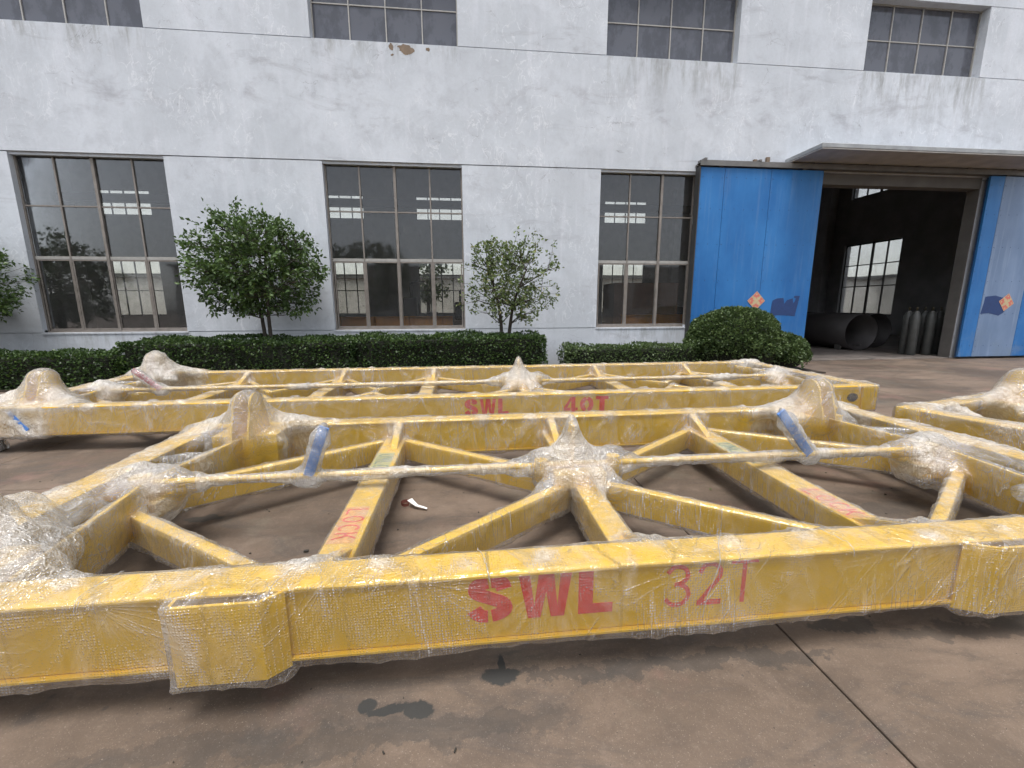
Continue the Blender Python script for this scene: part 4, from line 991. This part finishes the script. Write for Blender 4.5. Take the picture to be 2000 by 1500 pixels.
    # lifting lugs on box corners
    for lx, ys in lugs:
        for s in ys:
            bx = part('lug_box', [box(lx, s*(wd-.30), .33, .24, .135, .148)])
            for dx in (-.045, .075):
                p1 = [Prim('conv', V=[(lx+dx+h, s*.86+a, b) for h in (-.007, .007) for a, b in ARCH], planes=[], poly=[(s*.86+a, b) for a, b in ARCH], x=lx+dx, t=.014)]
                part('lifting_lug', p1, sdf=[cap((lx+dx, s*.86-.11, .5), (lx+dx, s*.86-.02, .72), .03), cap((lx+dx, s*.86+.11, .5), (lx+dx, s*.86+.02, .72), .03)])
            extra.append((bx, [cap((lx+.015, s*.80, .46), (lx+.015, s*.83, .718), .145, .095), cap((lx+.015, s*.95, .46), (lx+.015, s*.89, .715), .13, .095), big(cap((lx+.05, s*.9, .57), (lx+.52, s*1.09, .455), .10, .02), .11), big(cap((lx-.03, s*.88, .57), (lx-.52, s*1.0, .455), .10, .02), .11), big(cap((lx-.02, s*.84, .5), (lx-.36, s*.70, .42), .09, .03), .11), big(cap((lx+.05, s*.84, .5), (lx+.30, s*.74, .42), .09, .03), .11)], None))
    for a, b, q1, q2 in lumps: extra.append((near, [cap(a, b, q1, q2)], None))
    # lock rod, centre drive and pointers
    e0, e1 = xl+.33, xr-.45
    rod = part('lock_rod', [cap((e0, 0, rodz), (e1, 0, rodz), .019)], film='film_rod')
    
    hub = part('centre_hub', [box(mids-.03, 0, .36, .17, .13, .05), cap((mids-.27, 0, .33), (mids-.27, 0, .47), .045), cap((mids+.22, 0, .33), (mids+.22, 0, .48), .045)])
    part('drive_lever', [box(mids-.07, 0, .56, .012, .05, .15), cap((mids-.07, 0, .66), (mids-.07, 0, .735), .03, .008)])
    extra.append((hub, [cap((mids-.065, 0, .40), (mids-.068, 0, .60), .13, .045), cap((mids-.068, 0, .58), (mids-.07, 0, .757), .05, .002), big(cap((mids-.065, 0, .50), (mids-.42, 0, .43), .06, .03), .10), big(cap((mids-.065, 0, .50), (mids+.32, 0, .44), .06, .035), .10), big(cap((mids-.065, 0, .46), (mids-.04, -.28, .36), .07, .05), .09), big(cap((mids-.065, 0, .46), (mids-.25, -.18, .34), .06, .05), .09), big(cap((mids-.065, 0, .46), (mids+.16, -.18, .34), .06, .05), .09)], None))
    cr_rod = []
    for x in (e0-.02, e1+.03):
        part('rod_bracket', [cap((x, 0, .3), (x, 0, .47), .06), box(x, 0, .28, .12, .09, .05)])
        nb = parts[-1][0]; cr_rod.append(x); extra.append((nb, [big(cap((x-.08, 0, .34), (x+.1, 0, .36), .11), .09), big(cap((x, -.16, .3), (x, .12, .33), .09), .09), big(cap((x, 0, .4), (x+(.3 if x < mids else -.3), 0, rodz), .09, .03), .08)], None))
    for x0, x1, zt, mcol in tag_cols:
        d = np.array([x1-x0, 0, zt-rodz]); L = np.linalg.norm(d); a = math.atan2(d[0], d[2])
        p = part('lock_pointer', [Prim('box', c=((x0+x1)/2, -.01, (rodz+zt)/2), h=(.031, .009, L/2), R=np.array([[math.cos(a), 0, math.sin(a)], [0, 1, 0], [-math.sin(a), 0, math.cos(a)]]))], mcol, wrap=False)
        extra.append((p, [cap((x0, -.01, rodz), (x0+(x1-x0)*.8, -.01, rodz+(zt-rodz)*.8), .040, .037), cap((x0+(x1-x0)*.8, -.01, rodz+(zt-rodz)*.8), (x1, -.01, zt+.015), .036, .004), cap((x0-.03, 0, rodz), (x0+.03, 0, rodz-.05), .045, .012)], None))
    # fork pockets bulging from the near beam
    for s, x0, x1, xt in pocket:
        for yy in (-1,):
            yb = -(wd-.004); D = .055
            x0_, x1_ = (x0, x1)
            pts = [(x0_, yb), (x0_+s*.004, yb-D), (x1_, yb-D), (xt, yb)]
            m = MB()
            def plate(p, q, t=.012):
                p, q = Vector(p), Vector(q); dd = (q-p).normalized(); nn = Vector((-dd.y, dd.x))*t
                m.prism([(p.x, p.y), (q.x, q.y), (q.x+nn.x*-s*-1, q.y+nn.y*-s*-1), (p.x+nn.x*-s*-1, p.y+nn.y*-s*-1)] , BB-.018, BT-.005, lambda a, b, h: (a, b, h))
            plate(pts[0], pts[1]); plate(pts[1], pts[2]); plate(pts[2], pts[3])
            o = m.make('fork_pocket', M['yellow'], root)
            m = MB(); m.prism([(x0_, yb+.002), (x1_, yb+.002), (x1_, yb-D+.018), (x0_, yb-D+.018)], .2, .38, lambda a, b, h: (a, b, h)); m.make('pocket_gap_shade', M['dark'], o)  # dark block in the open gap, painting the shade inside the pocket
            c = (x0_+x1_)/2; extra.append((o, [box(c, yb-D/2, (BT+BB)/2-.009, abs(x1_-x0_)/2+.004, D/2+.002, (BT-BB)/2+.007), box(x1_+(xt-x1_)*.3, yb-D*.36, (BT+BB)/2-.009, abs(xt-x1_)*.36, D*.36, (BT-BB)/2+.007), box(x1_+(xt-x1_)*.7, yb-D*.14, (BT+BB)/2-.009, abs(xt-x1_)*.34, D*.2, (BT-BB)/2+.007)], None))
    for t in texts:
        s, x0, x1, z0, z1, bold = t[:6]; gp = .16 if not bold else .12; W_ = tlen(s, bold, gp)
        yb = -(wd-.085+.066)-.0004
        text(s, lambda u, v, h, x0=x0, x1=x1, z0=z0, z1=z1, W_=W_: (x0+u*(x1-x0)/W_, yb-h, z0+v*(z1-z0)), 1, 'red', near, bold, gp, name='capacity_lettering')
    cr = [((e0, 0, .36), .34, 1.0), ((e1, 0, .38), .32, .9), ((mids-.05, -.02, .38), .42, 1.0, .55)]+[((x0, 0, rodz-.03), .12, 1.0) for x0, *_ in tag_cols]+[((x0+(x1-x0)*.6, 0, rodz+.22), .2, .35) for x0, x1, *_ in tag_cols]
    for lx, ys in lugs:
        for s in ys: cr += [((lx-.28, s*.94, .50), .34, .85, .5), ((lx+.34, s*1.0, .5), .34, .85, .5), ((lx, s*.86, .60), .36, .32, .2)]
    for c in cxs_:
        cr += [((c, -.98, .40), .2, .55), ((c, 1.0, .42), .2, .4), ((c, .1, .33), .2, .3)]
    cr += [((e0+(e1-e0)*i/11+.1*math.sin(i*5), 0, rodz), .24, .22+.2*(i % 3 == 0)) for i in range(12)]
    for x_, s_ in ((xl+.12, 1), (xr-.12, -1)):
        for y_ in (-.95, -.6, -.25, .1, .45, .8): cr += [((x_+s_*.08*math.sin(y_*9), y_, .46), .24, .5)]
        for y_ in (-.8, -.45, .4, .75): cr += [((x_+s_*.33, y_, .42), .2, .35)]
        for y_ in (-.3, -.55, -.8): cr += [((x_+s_*(.3+abs(y_)*.75), y_, .34), .2, .35)]
    rb = random.Random(seed+50)
    for s_ in (-1, 1):
        x_ = xl+.3
        while x_ < xr-.2:
            cr += [((x_, s_*(wd-.085)+rb.uniform(-.05, .05), BT), rb.uniform(.06, .12), rb.uniform(.35, .9))]; x_ += rb.uniform(.28, .6)
    cr += list(crump)
    fans = []
    for c in cxs_: fans += [(c, s_*(wd-.2), BT) for s_ in (-1, 1)]+[(c, s_*.2, .3) for s_ in (-1, 1)]
    for lx, ys in lugs:
        for s_ in ys: fans += [(lx, s_*.86, .68), (lx-.25, s_*1.0, BT), (lx+.28, s_*1.0, BT)]
    for i in range(int((xr-xl)/.75)): x_ = xl+.4+i*.75+.2*math.sin(i*4.1); fans += [(x_, -(wd-.002), BT-.01), (x_+.35, (wd-.17), BT-.01)]
    fans += [(mids-.06, 0, .6), (e0, 0, .42), (e1, 0, .42)]
    drape(parts, extra, lo, hi, fh, k, cr, film, seed, clear, fans)
    # twisted film ties round the side beams
    if ties:
        rr = random.Random(seed)
        for s, o in zip((-1, 1), sides):
            x = max(lo[0], xl)+.3
            while x < min(hi[0], xr)-.2:
                m = MB(); sk_ = rr.uniform(-.12, .05); yc = s*(wd-.085); a, b = .097, BT+.018
                w = rr.uniform(.0008, .0017)
                path = [(x+sk_*1.0+rr.uniform(-.02, .02), yc-a, BB+.05), (x+sk_*.8, yc-a-.004, (BB+BT)/2), (x+sk_*.45, yc-a, BT-.02), (x+sk_*.35, yc-a+.02, b), (x, yc, b+.004), (x-sk_*.5, yc+a-.02, b), (x-sk_*.6, yc+a, BT-.03)]
                full = rr.random() < .15
                path = path if full else path[2:6]
                fine = smooth3(path, 6)
                m.tube([Vector(p)+Vector((rr.uniform(-.002, .002),)*3) for p in fine], [w*rr.uniform(.6, 1.5) for _ in fine], 6)
                if rr.random() < .6: m.tube([Vector(p)+Vector((.010+rr.uniform(-.003, .003), 0, rr.uniform(-.001, .002))) for p in fine], [w*rr.uniform(.3, 1.1) for _ in fine], 6)
                m.make('film_tie', M['film_tie'], o, True)
                x += rr.uniform(.45, 1.1)
    return root
def smooth3(pts, n=6):
    P = [Vector(p) for p in pts]; out = []
    for i in range(len(P)-1):
        a, b, c, d = P[max(i-1, 0)], P[i], P[i+1], P[min(i+2, len(P)-1)]
        for t in [j/n for j in range(n)]: out.append(.5*((2*b)+(c-a)*t+(2*a-5*b+4*c-d)*t*t+(3*b-a-3*c+d)*t**3))
    return out+[P[-1]]
M['green_pale'] = simple('green_overspray', (.5, .47, .16), .6, 0, .12, 25)

spreader((.75, 2.655, 0), 0, 'nearest yellow spreader with SWL 32T in red on its near beam and two blue pointers',
    -3.03, 3.03, (-1.38, 0, 1.38), 0, [(-2.5, (1,)), (-2.82, (-1,)), (2.42, (1,)), (2.75, (-1,))], [(1, -1.79, -1.485, -1.42), (-1, 1.80, 1.46, 1.35)],
    'film', .0125, (-3.16, -1.36, .0), (3.16, 1.32, .90), .04, [(-1.75, -1.63, .745, 'blue'), (1.66, 1.40, .75, 'blue')], 3,
    texts=[('SWL', -.765, -.19, .267, .462, True), ('32T', .025, .425, .262, .455, False)],
    lumps=[((-2.36, -1.04, .485), (-2.85, -.80, .60), .075, .13), ((-2.5, -.9, .45), (-2.9, -.5, .48), .1, .1)],
    crump=[((-1.42, -1.03, .45), .16, .9), ((-2.6, -1.0, .50), .5, .9), ((-3.0, -.6, .4), .6, .5), ((3.0, 0, .45), .5, .6), ((2.9, -.7, .45), .5, .4)])
spreader((.80, 5.90, 0), 0, 'second yellow spreader with SWL 40T in red, lying between the first one and the hedge',
    -5.75, 4.28, (-4.2, -2.75, -1.35, 0, 1.38, 2.95), 0, [(-5.35, (-1, 1))], [],
    'film_far', .022, (-5.9, -1.36, .0), (4.42, 1.32, .92), .055, [(-4.75, -5.05, .68, 'dred')], 13,
    texts=[('SWL', -.83, -.33, .245, .435, True), ('40T', .31, .84, .245, .435, True)],
    crump=[((-2.95, 0, .4), .3, .8), ((3.0, 0, .42), .35, .9), ((4.1, 1.05, .45), .4, .9), ((-5.3, -1.1, .2), .45, 1.0), ((-5.2, .8, .5), .6, .8)], rodz=.42, lower_text=False)
a3 = math.radians(16)
c3 = (4.30, 3.60); L3 = 2.9; 
ox, oy = c3[0]+L3*math.cos(a3)+1.12*math.sin(a3), c3[1]+L3*math.sin(a3)-1.12*math.cos(a3)
spreader((ox, oy, 0), a3, 'third yellow spreader turned at an angle and cut off by the right edge',
    -2.95, 2.95, (-2.35, -1.0, 0, 1.38), 0, [(-1.55, (1,)), (2.4, (1,))], [],
    'film', .02, (-3.12, -1.36, .0), (0.2, 1.32, .92), .05, [], 23, crump=[((-2.7, 1.05, .45), .35, .9), ((-2.4, .95, .42), .3, .8), ((-1.9, 1.1, .45), .2, .8)], nodes=0)

m = MB()
sp2 = [o for o in C.objects if o.name == 'container_spreader.001'][0]
m = MB(); m.obox((-5.32, -1.215, .34), (.02, .004, .12), Ry(-.6), .001); m.make('blue_strap', M['blue'], sp2)
m = MB(); m.prism([(.075*math.cos(i*math.pi/10), .055*math.sin(i*math.pi/10)) for i in range(20)], 0, .001, lambda a, b, h: (3.98+a, -1.187-h, .33+b)); m.make('hand_hole_shade', M['dark'], sp2)  # flat dark disc painting the shade of an open oval hole
# ------------------------------------------------------------------ small litter
d = empty('tape_scrap', (-.44, 3.02, .012), .5, label='small crumpled scrap of white and maroon tape on the concrete inside the near frame', cat='litter')
m = MB(); pts = [(.0, .0, .02), (.03, -.03, .012), (.035, -.075, .006), (.075, -.115, .002)]
L_ = [(-.014, .02, .04), (-.004, -.02, .035), (.018, -.06, .018), (.058, -.10, .008), (.075, -.125, .004)]; R_ = [(.03, .03, .042), (.03, -.005, .036), (.042, -.05, .018), (.075, -.082, .008), (.09, -.11, .004)]
V = L_+R_; F = [(i, i+1, 6+i, 5+i) for i in range(4)]
m.add(V+[(x, y, z-.0012) for x, y, z in V], F+[tuple(10+j for j in reversed(f)) for f in F]); m.make('white_strip', M['whitep'], d)
m = MB(); n = 18
for rr_, h0 in ((.036, 0.0),):
    V = []; F = []
    for i in range(n+1):
        t = i/n*5.2; V += [(-.02+rr_*math.cos(t)*(1-.03*t), .035+rr_*math.sin(t)*(1-.03*t), 0), (-.02+rr_*math.cos(t)*(1-.03*t)*1.1, .035+rr_*math.sin(t)*(1-.03*t)*1.1, .026)]
    F = [(2*i, 2*i+2, 2*i+3, 2*i+1) for i in range(n)]; m.add(V, F)
m.make('tape_curl', M['maroon'], d, True)
rs = random.Random(5); m = MB()
for _ in range(260):
    x, y = rs.uniform(-4, 5.5), rs.uniform(.55, 4.6); s = rs.uniform(.002, .006)
    if rs.random() < .06: s = rs.uniform(.007, .013)
    a = rs.uniform(0, 3.14); m.obox((x, y, .002+s*.3), (s, s*rs.uniform(.3, .8), s*.3), Rz(a), 0)
o = m.make('debris_specks', M['dark'], None, kind='stuff')
fl = [(-.02, 1.62), (2.9, 1.7), (1.9, 2.7)]
for i, (x, y) in enumerate([(1.93, 3.05), (-1.2, 4.35), (3.3, 1.32)]):
    m = MB(); V, F = leaves(np.array([[0, 0, .004]]), np.array([[1., .3*i, .1]]), .045, np.random.default_rng(i), .1); m.add(V.tolist(), F.tolist())
    o = m.make('fallen_leaf', M['leaf_pale'], None, label=['tiny fallen leaf on the concrete inside the right bay of the near frame', 'tiny fallen leaf on the concrete between the first and second frames', 'tiny fallen leaf on the concrete before the near beam at right'][i], cat='leaf'); o.location = (x, y, .003)
